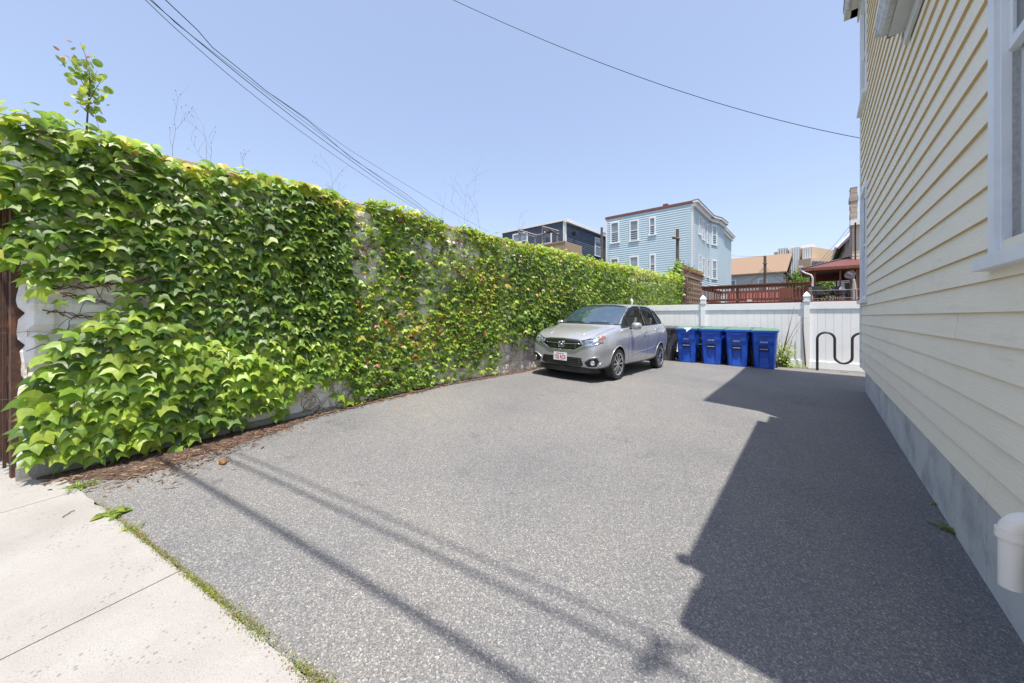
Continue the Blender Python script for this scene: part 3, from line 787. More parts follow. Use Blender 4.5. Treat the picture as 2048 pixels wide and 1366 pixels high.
# ------------------------------------------------------------ plants on the wall top
def rnd_leaf(V, F, C, pos, n, d, size, col):
    n = n.normalized(); d = (d - n * d.dot(n)).normalized(); u = d.cross(n); b0 = len(V)
    V.append(pos + d * size * .5)
    for i in range(10):
        t = 2 * math.pi * i / 10
        x, y = math.sin(t) * .46, .5 - math.cos(t) * .5
        V.append(pos + (u * x + d * y - n * (.12 * abs(x))) * size)
    for i in range(10): F.append((b0, b0 + 1 + i, b0 + 1 + (i + 1) % 10)); C.append(col)
sp0 = onX(173, 262, XW - .05); sap = empty('sapling', tuple(sp0), 'slender young sapling with round leaves growing from the top of the ivy wall', 'sapling')
D0 = -sn * sp0.x + cs * sp0.y
def S(px, py, dd=0): return P(px, py, D0 + dd)
mb = MB()
br = [[(173, 262), (176, 215), (180, 170), (178, 135), (170, 108), (160, 84)],
      [(176, 190), (165, 165), (152, 140), (140, 118), (130, 108)],
      [(177, 205), (190, 180), (200, 165), (215, 155)], [(175, 225), (165, 215), (157, 205)], [(178, 170), (190, 150), (195, 140)], [(176, 210), (188, 205), (205, 203)]]
V_, F_, C_ = [], [], []
rs = random.Random(21)
for bi, b_ in enumerate(br):
    pts = [S(x, y, rs.uniform(-.03, .03)) for x, y in b_]
    mb.tube(pts, [.007 * (1 - .8 * i / (len(pts) - 1)) * (1 if bi == 0 else .6) for i in range(len(pts))], 6)
    for (p, q) in zip(pts, pts[1:]):
        if bi == 0 and p is pts[0]: continue
        for _ in range(7 if bi < 2 else 5):
            c = p.lerp(q, rs.random()); ang = rs.uniform(0, 6.28)
            dr = Vector((math.cos(ang), math.sin(ang), rs.uniform(-.5, .3)))
            stem = c + dr * rs.uniform(.02, .07)
            n = Vector((rs.uniform(-1, 1), rs.uniform(-1, 1), rs.uniform(.2, 1)))
            col = rs.choice([(.17, .26, .09), (.22, .31, .10), (.15, .23, .09), (.34, .38, .08), (.26, .33, .13)])
            if b_[-1][1] < 115 and q is pts[-1] and rs.random() < .6: col = (.32, .13, .08)
            rnd_leaf(V_, F_, C_, stem, n, dr + Vector((0, 0, -.4)), rs.uniform(.05, .08) * (.6 if q is pts[-1] else 1), col)
mb.build('stem', M['twig'], sap, smooth=True); leaf_mesh('leaves', V_, F_, C_, M['leaf'], sap)
def stalk(px, pbase, ptop, spread, label, seed, X=XW - .12, red=0):
    rs = random.Random(seed)
    b = onX(px, pbase, X); D = -sn * b.x + cs * b.y; h = (pbase - ptop) * D / FPX
    mb = MB(); r0 = max(.002, D * .00038)
    def grow(p, dr, L, r, lv):
        n = 5; pts = [p]
        for i in range(n):
            dr = (dr + Vector((rs.gauss(0, .09), rs.gauss(0, .09), rs.gauss(0, .03)))).normalized(); p = p + dr * L / n; pts.append(p)
            if lv < 2 and i >= 1 and rs.random() < (.75 if spread > .3 else .5):
                s = rs.choice((-1, 1)); nd = (dr + Vector((s * cs, s * sn, .0)) * rs.uniform(.4, .9) * (1 if spread > .3 else .8)).normalized()
                grow(p, nd, L * rs.uniform(.3, .55), r * .65, lv + 1)
        mb.tube(pts, [r * (1 - .6 * i / n) for i in range(n + 1)], 4)
        if lv >= 1 and rs.random() < .8: mb.lathe([(0, -.006), (.006, 0), (0, .006)], tuple(p), n=5)
    grow(b - Vector((0, 0, .15)), Vector((rs.uniform(-.1, .1), 0, 1)), h + .15, r0, 0)
    if spread > .3:
        for s in (-1, .8): grow(b - Vector((0, 0, .1)), Vector((cs * s * .35, sn * s * .35, 1)).normalized(), h * .8, r0 * .8, 1)
    o = mb.build('dry_stalk', M['twig'], None, label=label, cat='dry stalk', group='dry weed stalks on the ivy wall top')
stalk(211, 275, 205, .1, 'short dry stalk just right of the round leaved sapling on the wall', 1)
stalk(345, 305, 241, .2, 'single forked dry stalk beside a lone leaf near the left end of the ivy', 2)
stalk(415, 325, 243, .4, 'branching dry stalk, tallest over the left part of the ivy', 3)
stalk(490, 342, 312, .1, 'tiny dry stalk barely above the ivy left of the middle', 4)
stalk(668, 392, 338, .4, 'bent dry twigs left of the gap in the ivy top', 6)
stalk(881, 440, 383, .15, 'thin dry stalk where the overhead wires reach the wall', 7)
stalk(930, 460, 372, .5, 'widest bare branch spreading above the ivy to the right of the wires', 8)
stalk(960, 465, 392, .15, 'leaning dry stalk right of the wide bare branch', 9)
stalk(1035, 480, 420, .2, 'dry stalk in front of the dark blue house', 10)

# ------------------------------------------------------------ ground details
rs = random.Random(8)
def litter_mb(n, fy, fx, sz, flat=.5):
    V_, F_, C_ = [], [], []
    for _ in range(n):
        y = fy(); x = fx(y); z = zg(x, y) + .006 + rs.random() * .012; a = rs.uniform(0, 6.28); L = rs.uniform(*sz); w_ = L * rs.uniform(.06, .3)
        d = Vector((math.cos(a), math.sin(a), rs.uniform(-.2, .25))); u = Vector((-d.y, d.x, rs.uniform(-.3, .3)))
        c = Vector((x, y, z)); b0 = len(V_)
        V_ += [c - d * L / 2, c + u * w_ / 2, c + d * L / 2, c - u * w_ / 2]; F_.append((b0, b0 + 1, b0 + 2, b0 + 3))
        k = rs.uniform(.5, 1.2); C_.append(tuple(v * k for v in rs.choice([(.17, .095, .065), (.11, .07, .055), (.22, .13, .085), (.08, .055, .045), (.27, .19, .13)])))
    return V_, F_, C_
M['litter'] = leaf_mat('litter', trans=.05, rough=.9)
def fy1(): return (rs.triangular(-.3, 11.5, .5) if rs.random() < .55 else rs.uniform(-.3, 1.5))
def fx1(y):
    wd = pw([(-.3, .3), (.1, .75), (.6, .9), (1.0, .6), (1.5, .35), (2, .2), (4, .14), (6.2, .22), (7, .12), (12, .1)], y)
    return XW + .08 + abs(rs.gauss(0, .45)) * wd
V_, F_, C_ = litter_mb(9000, fy1, fx1, (.02, .09)); o = leaf_mesh('leaf_litter', V_, F_, C_, M['litter'], None, kind='stuff', label='brown dead leaf litter and twigs along the foot of the ivy wall', cat='leaf litter')
# dark soil bed under the litter
mb = MB(); ys = [(-.35 + i * .25) for i in range(49)]
vs = []
for y in ys:
    wd = pw([(-.35, .2), (-.1, .42), (.2, .62), (.6, .66), (.9, .52), (1.2, .36), (1.6, .24), (2, .16), (4, .12), (6.2, .2), (7, .1), (12, .08)], y) * (1 + .35 * mnoise.noise(Vector((y * 2.3, 0, 0))))
    for t in (0, .5, 1): x = XW - .05 + .1 * (t > 0) + wd * t; vs.append((x, y, zg(x, y) + (.016 if t < 1 else .003)))
mb.add(vs, [(3 * i + j, 3 * i + j + 1, 3 * i + j + 4, 3 * i + j + 3) for i in range(len(ys) - 1) for j in (0, 1)])
mb.build('soil_strip', pm('soil_strip', (.11, .068, .05), (.065, .045, .036), scale=14, rough=1, bump=1, bscale=90), kind='structure')
# moss in the seam
V_, F_, C_ = [], [], []
for _ in range(14000):
    x = rs.uniform(-4.1, -1.2); t = mnoise.noise(Vector((x * 3.1, 0, 7)))
    dens = pw([(-4.1, .15), (-3.6, .5), (-3.2, .9), (-2.0, .9), (-1.2, 1)], x)
    if rs.random() > dens * (.55 + .9 * t): continue
    y = yedge(x) + rs.gauss(0.0, .011 + .007 * (x > -2.2)); c = Vector((x, y, zg(x, y) + .012 + rs.random() * .012))
    a = rs.uniform(0, 6.28); L = rs.uniform(.003, .008); d = Vector((math.cos(a), math.sin(a), rs.uniform(.1, 1.2))); u = Vector((-d.y, d.x, 0)) * .45
    b0 = len(V_); V_ += [c, c + u * L + d * L * .5, c + d * L, c - u * L + d * L * .5]; F_.append((b0, b0 + 1, b0 + 2, b0 + 3))
    C_.append(rs.choice([(.16, .22, .03), (.22, .27, .04), (.11, .17, .03), (.28, .28, .06), (.22, .10, .05)]))
leaf_mesh('moss', V_, F_, C_, M['leaf'], None, kind='stuff', label='low moss and sprouts growing in the seam between sidewalk and asphalt', cat='moss')
def tuft(p, n, h, label, seed, cat='weed', broad=False, wide=1.0):
    rs = random.Random(seed); V_, F_, C_ = [], [], []
    t = empty('weed_tuft', tuple(p), label, cat)
    for _ in range(n):
        a = rs.uniform(0, 6.28); L = h * rs.uniform(.5, 1.15); w_ = (.004 if not broad else .016) * rs.uniform(.7, 1.3)
        o = Vector((rs.gauss(0, .02 * wide), rs.gauss(0, .02 * wide), 0)); dr = Vector((math.cos(a) * wide, math.sin(a) * wide, rs.uniform(.5, 1.6))); dr.normalize()
        side = Vector((-math.sin(a), math.cos(a), 0)); pts = [p + o + dr * L * t_ - Vector((0, 0, .55 * L * t_ * t_)) for t_ in (0, .35, .7, 1)]
        ws = [w_ * .5, w_, w_ * .8, .0005]; b0 = len(V_)
        for q, ww in zip(pts, ws): V_.append(q + side * ww); V_.append(q - side * ww)
        c = rs.choice([(.16, .24, .04), (.22, .30, .06), (.12, .2, .04), (.30, .32, .08)])
        for i in range(3): F_.append((b0 + 2 * i, b0 + 2 * i + 1, b0 + 2 * i + 3, b0 + 2 * i + 2)); C_.append(c)
    leaf_mesh('blades', V_, F_, C_, M['leaf'], t)
tuft(G(160, 975) + Vector((0, 0, .01)), 60, .13, 'grassy weed clump at the top of the seam by the wall corner', 1, wide=1.3)
tuft(G(228, 1030) + Vector((0, 0, .01)), 50, .09, 'second weed clump down the sidewalk seam with broader leaves', 2, broad=True, wide=1.3)
tuft(G(262, 1060) + Vector((0, 0, .01)), 26, .06, 'small reddish weed clump where the seam moss begins', 3)
tuft(G(1873, 1012) + Vector((-.0, 0, .0)), 22, .10, 'weeds at the foot of the foundation in shade, the farther pair', 5)
tuft(G(1898, 1062) + Vector((-.01, 0, .0)), 34, .13, 'taller shaded weed growing against the concrete foundation', 6)
# small leafy plant at the wall corner
pc = G(128, 940); t = empty('corner_plant', tuple(pc), 'small round leaved plant at the foot of the stone wall corner', 'weed'); V_, F_, C_ = [], [], []
for _ in range(90):
    c = pc + Vector((rs.gauss(0, .07), rs.gauss(0, .06), rs.uniform(.01, .10))); rnd_leaf(V_, F_, C_, c, Vector((rs.gauss(0, .4), rs.gauss(0, .4), 1)), Vector((rs.gauss(0, 1), rs.gauss(0, 1), 0)), rs.uniform(.02, .04), rs.choice(LG + DG))
leaf_mesh('leaves', V_, F_, C_, M['leaf'], t)
# creeping yellow vine at the foot
pl = [G(640, 822), G(690, 812), G(740, 806)]; t = empty('creeping_vine', tuple(pl[1]), 'yellow green vine runner creeping onto the asphalt at the wall foot', 'vine'); V_, F_, C_ = [], [], []
for _ in range(150):
    s = rs.random(); c = (pl[0].lerp(pl[1], s * 2) if s < .5 else pl[1].lerp(pl[2], s * 2 - 1)) + Vector((rs.gauss(0, .06), rs.gauss(0, .05), rs.uniform(.01, .06)))
    rnd_leaf(V_, F_, C_, c, Vector((rs.gauss(0, .4), rs.gauss(0, .4), 1)), Vector((rs.gauss(0, 1), rs.gauss(0, 1), 0)), rs.uniform(.025, .045), rs.choice(LG + YG))
leaf_mesh('leaves', V_, F_, C_, M['leaf'], t)
# pine cone / clod with its twig on the asphalt
pc = G(446, 928); mb = MB(); vs = []
for k in range(34):
    a = k * 2.4; t_ = k / 33; r = .022 * math.sin(math.pi * min(1, t_ * .9 + .1)) + .004
    c = pc + Vector((-.045 + .09 * t_, math.cos(a) * r, .02 + math.sin(a) * r)); mb.lathe([(0, -.006), (.011, 0), (0, .007)], tuple(c), axis=(1, math.cos(a), math.sin(a)), n=6)
mb.build('seed_cone', pm('cone', (.30, .16, .06), (.16, .08, .035), scale=60, rough=.9), label='small brown cone lying alone on the asphalt near the wire shadows', cat='cone')
def stick(a, b, r, label):
    mb = MB(); A, B = G(*a), G(*b); pts = [A.lerp(B, i / 5) + Vector((rs.gauss(0, .004), rs.gauss(0, .004), .02)) for i in range(6)]
    mb.tube(pts, r, 5); mb.build('twig', M['twig'], label=label, cat='twig')
stick((124, 1040), (150, 1026), .003, 'thin dark twig lying on the sidewalk slab')
stick((468, 929), (484, 927), .0025, 'short twig just right of the brown cone')
stick((568, 918), (590, 917), .0025, 'short twig on the asphalt right of the brown cone, farther out')
# scattered single leaves along the litter edge
for (px, py, lb) in ((1068 - 88, 752, 'fallen tan leaf on the asphalt below the ivy left of the car'), (793, 817, 'single dry leaf on the asphalt under the middle of the ivy'), (815, 790, 'orange dry leaf by the foot of the ivy')):
    V_, F_, C_ = [], [], []; c = G(px, py) + Vector((0, 0, .012))
    rnd_leaf(V_, F_, C_, c, Vector((.3, .1, 1)), Vector((1, .4, 0)), .06, (.36, .17, .07)); leaf_mesh('fallen_leaf', V_, F_, C_, M['litter'], None, label=lb, cat='leaf')

# ------------------------------------------------------------ vinyl fence, bins, rack
YFN = 12.5
fence = empty('vinyl_fence', (-2, YFN, .2), 'white vinyl privacy fence with pointed post caps across the back of the driveway', 'fence')
posts = [XW + .17, -2.66, -.13, 2.4]
for x in posts:
    zc = onY(*proj((x, YFN, 2.2)), YFN).z
    zb = zg(x, YFN) - .1; zt = CAMZ + .40
    mb = MB(); mb.box(x - .063, x + .063, YFN - .063, YFN + .063, zb, zt)
    ps = mb.build('post', M['vinyl'], fence, bevel=.005)
    mb = MB(); mb.box(x - .08, x + .08, YFN - .08, YFN + .08, zt - .0, zt + .035)
    mb.box(x - .058, x + .058, YFN - .058, YFN + .058, zt + .035, zt + .075); mb.box(x - .072, x + .072, YFN - .072, YFN + .072, zt + .075, zt + .10)
    s2 = [(.062, .10), (.080, .135), (.080, .150), (.055, .205), (.0, .275)]
    for (r0, h0), (r1, h1) in zip(s2, s2[1:]):
        v = [(x + a * r0, YFN + b_ * r0, zt + h0) for a, b_ in ((-1, -1), (1, -1), (1, 1), (-1, 1))] + [(x + a * r1, YFN + b_ * r1, zt + h1) for a, b_ in ((-1, -1), (1, -1), (1, 1), (-1, 1))]
        mb.add(v, [(0, 1, 5, 4), (1, 2, 6, 5), (2, 3, 7, 6), (3, 0, 4, 7)])
    mb.build('cap', M['vinyl'], ps)
for (a, b_) in zip(posts, posts[1:]):
    x0, x1 = a + .064, b_ - .064; fp = None
    if x1 > 2.3: ht = CAMZ + .385
    else: ht = CAMZ + .375
    g0_, g1_ = zg(x0, YFN), zg(x1, YFN)
    mb = MB(); n = int((x1 - x0) / .152); wd = (x1 - x0) / n
    for i in range(n):
        xa = x0 + i * wd; gz = lerp(g0_, g1_, i / n)
        v = [(xa, YFN, gz + .1), (xa + .004, YFN - .011, gz + .1), (xa + wd - .004, YFN - .011, gz + .1), (xa + wd, YFN, gz + .1)]
        mb.add([(p[0], p[1], p[2]) for p in v] + [(p[0], p[1], ht - .1) for p in v], [(0, 1, 5, 4), (1, 2, 6, 5), (2, 3, 7, 6)])
        mb.box(xa, xa + wd, YFN + .0005, YFN + .012, gz + .1, ht - .1)
    pn = mb.build('panel', M['vinyl'], fence)
    mb = MB(); mb.box(x0, x1, YFN - .034, YFN + .034, ht - .19, ht); mb.build('rail', M['vinyl'], pn, bevel=.004)
    mb = MB(); mb.add([(x0, YFN - .034, g0_ + .0), (x1, YFN - .034, g1_ + .0), (x1, YFN + .034, g1_ + .0), (x0, YFN + .034, g0_ + .0), (x0, YFN - .034, g0_ + .19), (x1, YFN - .034, g1_ + .19), (x1, YFN + .034, g1_ + .19), (x0, YFN + .034, g0_ + .19)],
                      [(0, 3, 2, 1), (4, 5, 6, 7), (0, 1, 5, 4), (1, 2, 6, 5), (2, 3, 7, 6), (3, 0, 4, 7)]); mb.build('rail', M['vinyl'], pn, bevel=.004)
# serpentine bike rack
mb = MB(); YR = 11.95
pA = onY(1633, 737, YR); top = onY(1652, 665, YR).z; xl = pA.x; r = .19; zlo = onY(1690, 727, YR).z
def xr(px): return onY(px, 680, YR).x
x0, x1, x2 = xr(1634.5), xr(1669.5), xr(1704.5); ra = (x1 - x0) / 2; rb = (x2 - x1) / 2
pts = [(x0, YR, zg(x0, YR) - .05), (x0, YR, top - ra)]
pts += [(x0 + ra - ra * math.cos(a), YR, top - ra + ra * math.sin(a)) for a in [R(15 * i) for i in range(1, 12)]]
pts += [(x1, YR, top - ra), (x1, YR, zlo + rb)]
pts += [(x1 + rb - rb * math.cos(a), YR, zlo + rb - rb * math.sin(a)) for a in [R(15 * i) for i in range(1, 12)]]
pts += [(x2, YR, zlo + rb), (x2, YR, top - ra)]
pts += [(x2 + ra - ra * math.cos(a), YR, top - ra + ra * math.sin(a)) for a in [R(15 * i) for i in range(1, 12)]]
pts += [(x2 + 2 * ra, YR, top - ra), (x2 + 2 * ra, YR, zg(x2, YR) - .1)]
mb.tube(pts, .028, 12); mb.build('bike_rack', M['black_metal'], smooth=True, label='black wavy tube bike rack in front of the white fence by the house', cat='bike rack')

# wheeled bins
def bin_mats(col, lid):
    b = pm('bin_body', col, tuple(c * .8 for c in col), scale=4, rough=.42, dirt=tuple(min(1, c * 1.5 + .06) for c in col), dscale=6, damt=.35)
    l = pm('bin_lid', lid, tuple(c * .8 for c in lid), scale=4, rough=.45)
    return b, l
M['binbar'] = pm('binbar', (.40, .40, .40), rough=.35, metal=.6)
M['stamp'] = pm('stamp', (.65, .67, .70), rough=.6)
def make_bin(col, lid, label, code, group):
    bm_, lm_ = bin_mats(col, lid)
    root = empty('wheeled_bin', (0, 0, 0), label, 'wheeled bin', group)
    # local: front faces -y, width along x, base at z=0
    H = .98
    def wx(z): return lerp(.235, .300, z / H)
    def yf(z): return lerp(-.30, -.36, z / H)
    def yb(z): return lerp(.22, .30, z / H)
    mb = MB(); zs = [0, .03, .25, .45, .52, .60, .70, .78, H]
    def front_prof(z):
        """front face from left to right: (x, y) with the tall channel below the handle pocket"""
        w_ = wx(z); y = yf(z); step = 0 if z < .66 else -.018
        ch = .10; dch = .035 if .03 < z < .60 else 0
        return [(-w_, y + .05), (-w_ + .04, y + step), (-ch - .025, y + step), (-ch, y + step + dch), (ch, y + step + dch), (ch + .025, y + step), (w_ - .04, y + step), (w_, y + .05)]
    rows = []
    for z in zs:
        fr = front_prof(z); w_ = wx(z)
        rows.append([(x, y, z) for x, y in fr] + [(w_, yb(z) - .05, z), (w_ - .04, yb(z), z), (-w_ + .04, yb(z), z), (-w_, yb(z) - .05, z)])
    n = len(rows[0]); vs = [p for r in rows for p in r]
    fs = [(i * n + k, i * n + (k + 1) % n, (i + 1) * n + (k + 1) % n, (i + 1) * n + k) for i in range(len(rows) - 1) for k in range(n)]
    fs.append(tuple(range(n))[::-1]); mb.add(vs, fs)
    # rim
    mb.box(-.325, .325, -.395, -.335, .935, .985); mb.box(-.325, -.285, -.334, .31, .935, .985); mb.box(.285, .325, -.334, .31, .935, .985); mb.box(-.284, .284, .27, .31, .935, .985)
    body = mb.build('body', bm_, root, bevel=.008)
    mb = MB(); mb.box(-.12, .12, -.402, -.396, .855, .875); mb.box(-.12, .12, -.402, -.375, .876, .882); mb.build('grip', bm_, body)
    # catch pocket with a steel bar
    mb = MB(); mb.box(-.095, .095, yf(.55) + .012, yf(.55) + .03, .44, .62); mb.build('pocket', M['pocket_' + code], body)
    mb = MB(); mb.tube([(-.10, yf(.5) - .006, .50), (.10, yf(.5) - .006, .50)], .011, 8); mb.build('lift_bar', M['binbar'], body)
    # serial stamp
    cu = bpy.data.curves.new('t', 'FONT'); cu.body = label_codes.get(label, '0427'); cu.size = .058; cu.align_x = 'CENTER'; cu.offset = .0015
    to = bpy.data.objects.new('t', cu); COL.objects.link(to); dg = bpy.context.evaluated_depsgraph_get(); me = bpy.data.meshes.new_from_object(to.evaluated_get(dg)); bpy.data.objects.remove(to)
    so_ = bpy.data.objects.new('serial_number', me); me.materials.append(M['stamp']); COL.objects.link(so_); so_.parent = body; so_.rotation_euler = (R(90), 0, 0); so_.location = (0, yf(.7) - .0215, .665)
    # lid
    mb = MB(); L = [(-.318, -.39, .986), (.318, -.39, .986), (.318, .32, .986), (-.318, .32, .986), (-.318, -.39, .994), (.318, -.39, .994), (.318, .32, 1.01), (-.318, .32, 1.01), (-.24, -.30, 1.022), (.24, -.30, 1.022), (.24, .26, 1.045), (-.24, .26, 1.045)]
    mb.add(L, [(0, 3, 2, 1), (0, 1, 5, 4), (1, 2, 6, 5), (2, 3, 7, 6), (3, 0, 4, 7), (4, 5, 9, 8), (5, 6, 10, 9), (6, 7, 11, 10), (7, 4, 8, 11), (8, 9, 10, 11)])
    mb.build('lid', lm_, root, bevel=.008)
    mb = MB(); mb.tube([(-.25, .30, .93), (-.25, .38, .97), (.25, .38, .97), (.25, .30, .93)], .013, 8); mb.build('handle', bm_, root)
    for s in (-1, 1):
        mb = MB(); mb.lathe([(.0, -.025), (.115, -.025), (.125, -.015), (.125, .015), (.115, .025), (0, .025)], (s * .27, .25, .125), axis=(1, 0, 0), n=20); mb.build('wheel', M['black_metal'], root)
    return root
M['pocket_b'] = pm('pocket_blue', (.006, .02, .12), rough=.5); M['pocket_g'] = pm('pocket_grey', (.02, .02, .022), rough=.5)
label_codes = {}
BLUE = (.010, .085, .52); GREEN = (.09, .22, .14); GREY = (.08, .085, .095)
specs = []   # px of bin centre, row y, label
rowY = 11.45
blues = [(1377, 'blue bin with green lid and a torn white paper on its rim', '20934'), (1427, 'second blue wheeled bin from the left', '028746'), (1477, 'third blue wheeled bin from the left', '038421'), (1530, 'rightmost blue wheeled bin, beside the weed plant', 'G30407')]
def place(o, px, Y, rz, dx=0):
    rr_ = ray(px); D = Y / rr_[1]; x = rr_[0] * D
    o.scale = (.90, .95, 1.0); o.location = (x + dx, Y, zg(x, Y) + .004); o.rotation_euler = (0, 0, rz); return o
for i, (px, lb, code) in enumerate(blues):
    label_codes[lb] = code
    o = make_bin(BLUE, GREEN, lb, 'b', 'blue wheeled bins with green lids along the fence')
    place(o, px, rowY - .05 + .03 * i, R([3, -1, 0, 1][i]))
    if i == 0: torn = o
label_codes['g1'] = '012088'
greys = [(1334, rowY + .02, 'dark grey wheeled bin in the front row half behind the car', '012088'), (1405, rowY + .70, 'dark grey bin behind the gap between the first and second blue bins', '1188'), (1455, rowY + .68, 'dark grey bin behind the gap between the second and third blue bins', '1189'), (1505, rowY + .66, 'dark grey bin behind the gap between the third and last blue bins', '1190')]
for i, (px, Y, lb, code) in enumerate(greys):
    label_codes[lb] = code
    o = make_bin(GREY, GREY, lb, 'g', 'dark grey wheeled bins'); place(o, px, Y, R([-2, 2, 0, 1][i]))
# torn paper
mb = MB(); tl = torn.location; z0 = tl.z + .99
mb.add([(tl.x - .05, tl.y - .43, z0 + .02), (tl.x + .19, tl.y - .435, z0 + .03), (tl.x + .14, tl.y - .45, z0 - .03), (tl.x + .09, tl.y - .45, z0 - .07), (tl.x + .06, tl.y - .45, z0 - .10), (tl.x + .04, tl.y - .44, z0 - .03), (tl.x - .02, tl.y - .43, z0 - .01)],
       [(0, 1, 2, 5), (2, 3, 4, 5), (0, 5, 6)]); v2 = [(a, b_ + .003, c) for a, b_, c in mb.v]; mb.add(v2, [(5, 2, 1, 0), (5, 4, 3, 2), (6, 5, 0)])
mb.build('torn_paper', M['vinyl'], label='torn white paper hanging on the rim of the first blue bin', cat='paper')
# weed bush and dead sticks near the last bin
pb = G(1568, 737); pb = onY(1568, 737, 12.1); pb.z = zg(pb.x, 12.1)
bush = empty('weed_bush', tuple(pb), 'light green leafy weed growing between the last blue bin and the fence post', 'weed'); V_, F_, C_ = [], [], []
rs = random.Random(31)
mb = MB()
for _ in range(26):
    h = rs.uniform(.2, .75); a = rs.uniform(0, 6.28); s = Vector((math.cos(a) * .22, math.sin(a) * .18, 1)); b0_ = pb + Vector((rs.gauss(0, .08), rs.gauss(0, .05), 0)); pts = [b0_ + s * h * t_ for t_ in (0, .5, 1)]
    mb.tube(pts, .003, 4)
    for q in range(20):
        c = b0_ + s * h * rs.uniform(.1, 1) + Vector((rs.gauss(0, .05), rs.gauss(0, .04), rs.gauss(0, .02)))
        rnd_leaf(V_, F_, C_, c, Vector((rs.gauss(0, .6), rs.gauss(-.3, .6), 1)), Vector((rs.gauss(0, 1), rs.gauss(0, 1), -.2)), rs.uniform(.03, .06), rs.choice([(.20, .30, .05), (.28, .38, .08), (.14, .24, .05), (.34, .40, .12)]))
for _ in range(160):
    c = pb + Vector((rs.uniform(-.1, .5), rs.gauss(0, .06), rs.uniform(.0, .08))); rnd_leaf(V_, F_, C_, c, Vector((rs.gauss(0, .5), rs.gauss(0, .5), 1)), Vector((rs.gauss(0, 1), rs.gauss(0, 1), 0)), rs.uniform(.02, .045), rs.choice([(.20, .30, .05), (.28, .38, .08)]))
mb.build('stems', M['twig'], bush); leaf_mesh('leaves', V_, F_, C_, M['leaf'], bush)
def px_tube(name, pts, Y, r, m, label, cat):
    mb = MB(); q = [onY(a, b_, Y + (i * .0)) for i, (a, b_) in enumerate(pts)]; mb.tube(q, r, 6); return mb.build(name, m, smooth=True, label=label, cat=cat)
px_tube('dead_branch', [(1566, 706), (1570, 690), (1576, 665), (1582, 640), (1588, 613)], 12.25, [.028, .022, .012, .006, .003], M['twig_red'], 'straight reddish dead branch leaning over the weed by the last bin', 'branch')
px_tube('dry_twig', [(1572, 690), (1585, 665), (1597, 645), (1606, 637), (1620, 636)], 12.2, [.006, .005, .004, .003, .002], M['twig'], 'arched dry twig between the leaning branch and the fence post', 'twig')
px_tube('dry_twig', [(1579, 700), (1585, 675), (1596, 660), (1599, 645)], 12.15, [.005, .004, .003, .002], M['twig'], 'finest dry twig rising from the leafy weed', 'twig')
px_tube('garden_stake', [(1611, 738), (1609, 700), (1606, 660), (1606, 632)], 12.36, [.022, .018, .016, .010], M['twig_red'], 'thin brown stake leaning on the fence post left of the bike rack', 'stake')

# ------------------------------------------------------------ houses and things beyond the fence
def bsiding(name, col, col2, dark=None):
    return pm(name, col, col2, scale=1.2, rough=.55, bump=.1, bscale=8)
M['blue_siding'] = bsiding('blue_siding', (.48, .61, .68), (.44, .57, .645))
M['navy_siding'] = bsiding('navy_siding', (.065, .085, .125), (.05, .07, .105))
M['grey_siding'] = bsiding('grey_siding', (.40, .40, .40), (.33, .33, .34))
M['cream2'] = bsiding('tan_siding', (.62, .55, .45), (.56, .5, .41))
M['cornice'] = pm('cornice', (.74, .75, .76), (.66, .68, .70), rough=.5)
M['rustroof'] = pm('rust_edge', (.22, .085, .06), (.13, .07, .06), scale=5, rough=.9)
M['paleroof'] = pm('flat_roof', (.3, .3, .3), rough=.9)
def face_window(O, U, Nn, u, z, w_, h, parent, c=.11, glass=None, blind=.5):
    O, U, Nn = Vector(O), Vector(U), Vector(Nn); Z = Vector((0, 0, 1))
    mb = MB(); n0, n1 = -.02, .07
    mb.obox(O, U, Z, Nn, u, u + c, z, z + h, n0, n1); mb.obox(O, U, Z, Nn, u + w_ - c, u + w_, z, z + h, n0, n1)
    mb.obox(O, U, Z, Nn, u + c, u + w_ - c, z + h - c, z + h, n0, n1 + .01); mb.obox(O, U, Z, Nn, u - .04, u + w_ + .04, z - .09, z + .0, n0, n1 + .03)
    mb.obox(O, U, Z, Nn, u + c, u + w_ - c, z + h * .48, z + h * .48 + .05, n0, n1 - .02)
    f = mb.build('window', M['white_trim'], parent)
    a, b_ = u + c + .001, u + w_ - c - .001
    mb = MB(); mb.obox(O, U, Z, Nn, a, b_, z + .001, z + h * .48 - .001, .012, .03); mb.build('pane', glass or M['glass'], f)
    mb = MB(); mb.obox(O, U, Z, Nn, a, b_, z + h * .48 + .051, z + h - c - .001, .020, .036); mb.build('pane', M['glass_pale'] if blind else M['glass'], f)
    return f
# light blue three-decker -----------------------------------------------------
C0 = P(1386.5, 402, 25.5); HX, HYY, HZ = C0.x, C0.y, C0.z
h = empty('blue_house', (HX, HYY, 0), 'tall light blue clapboard house with a rounded bay and rusty roof edge', 'house')
LW = HX - (-13.35)
mb = MB(); EX = .17
wall_siding(mb, (HX - LW, HYY, 0), (1, 0, 0), (0, -1, 0), LW, 0, HZ - .15, EX, .036)
y1 = HYY + 4.3          # plain part of the side, then the bay
X90 = HX + .0
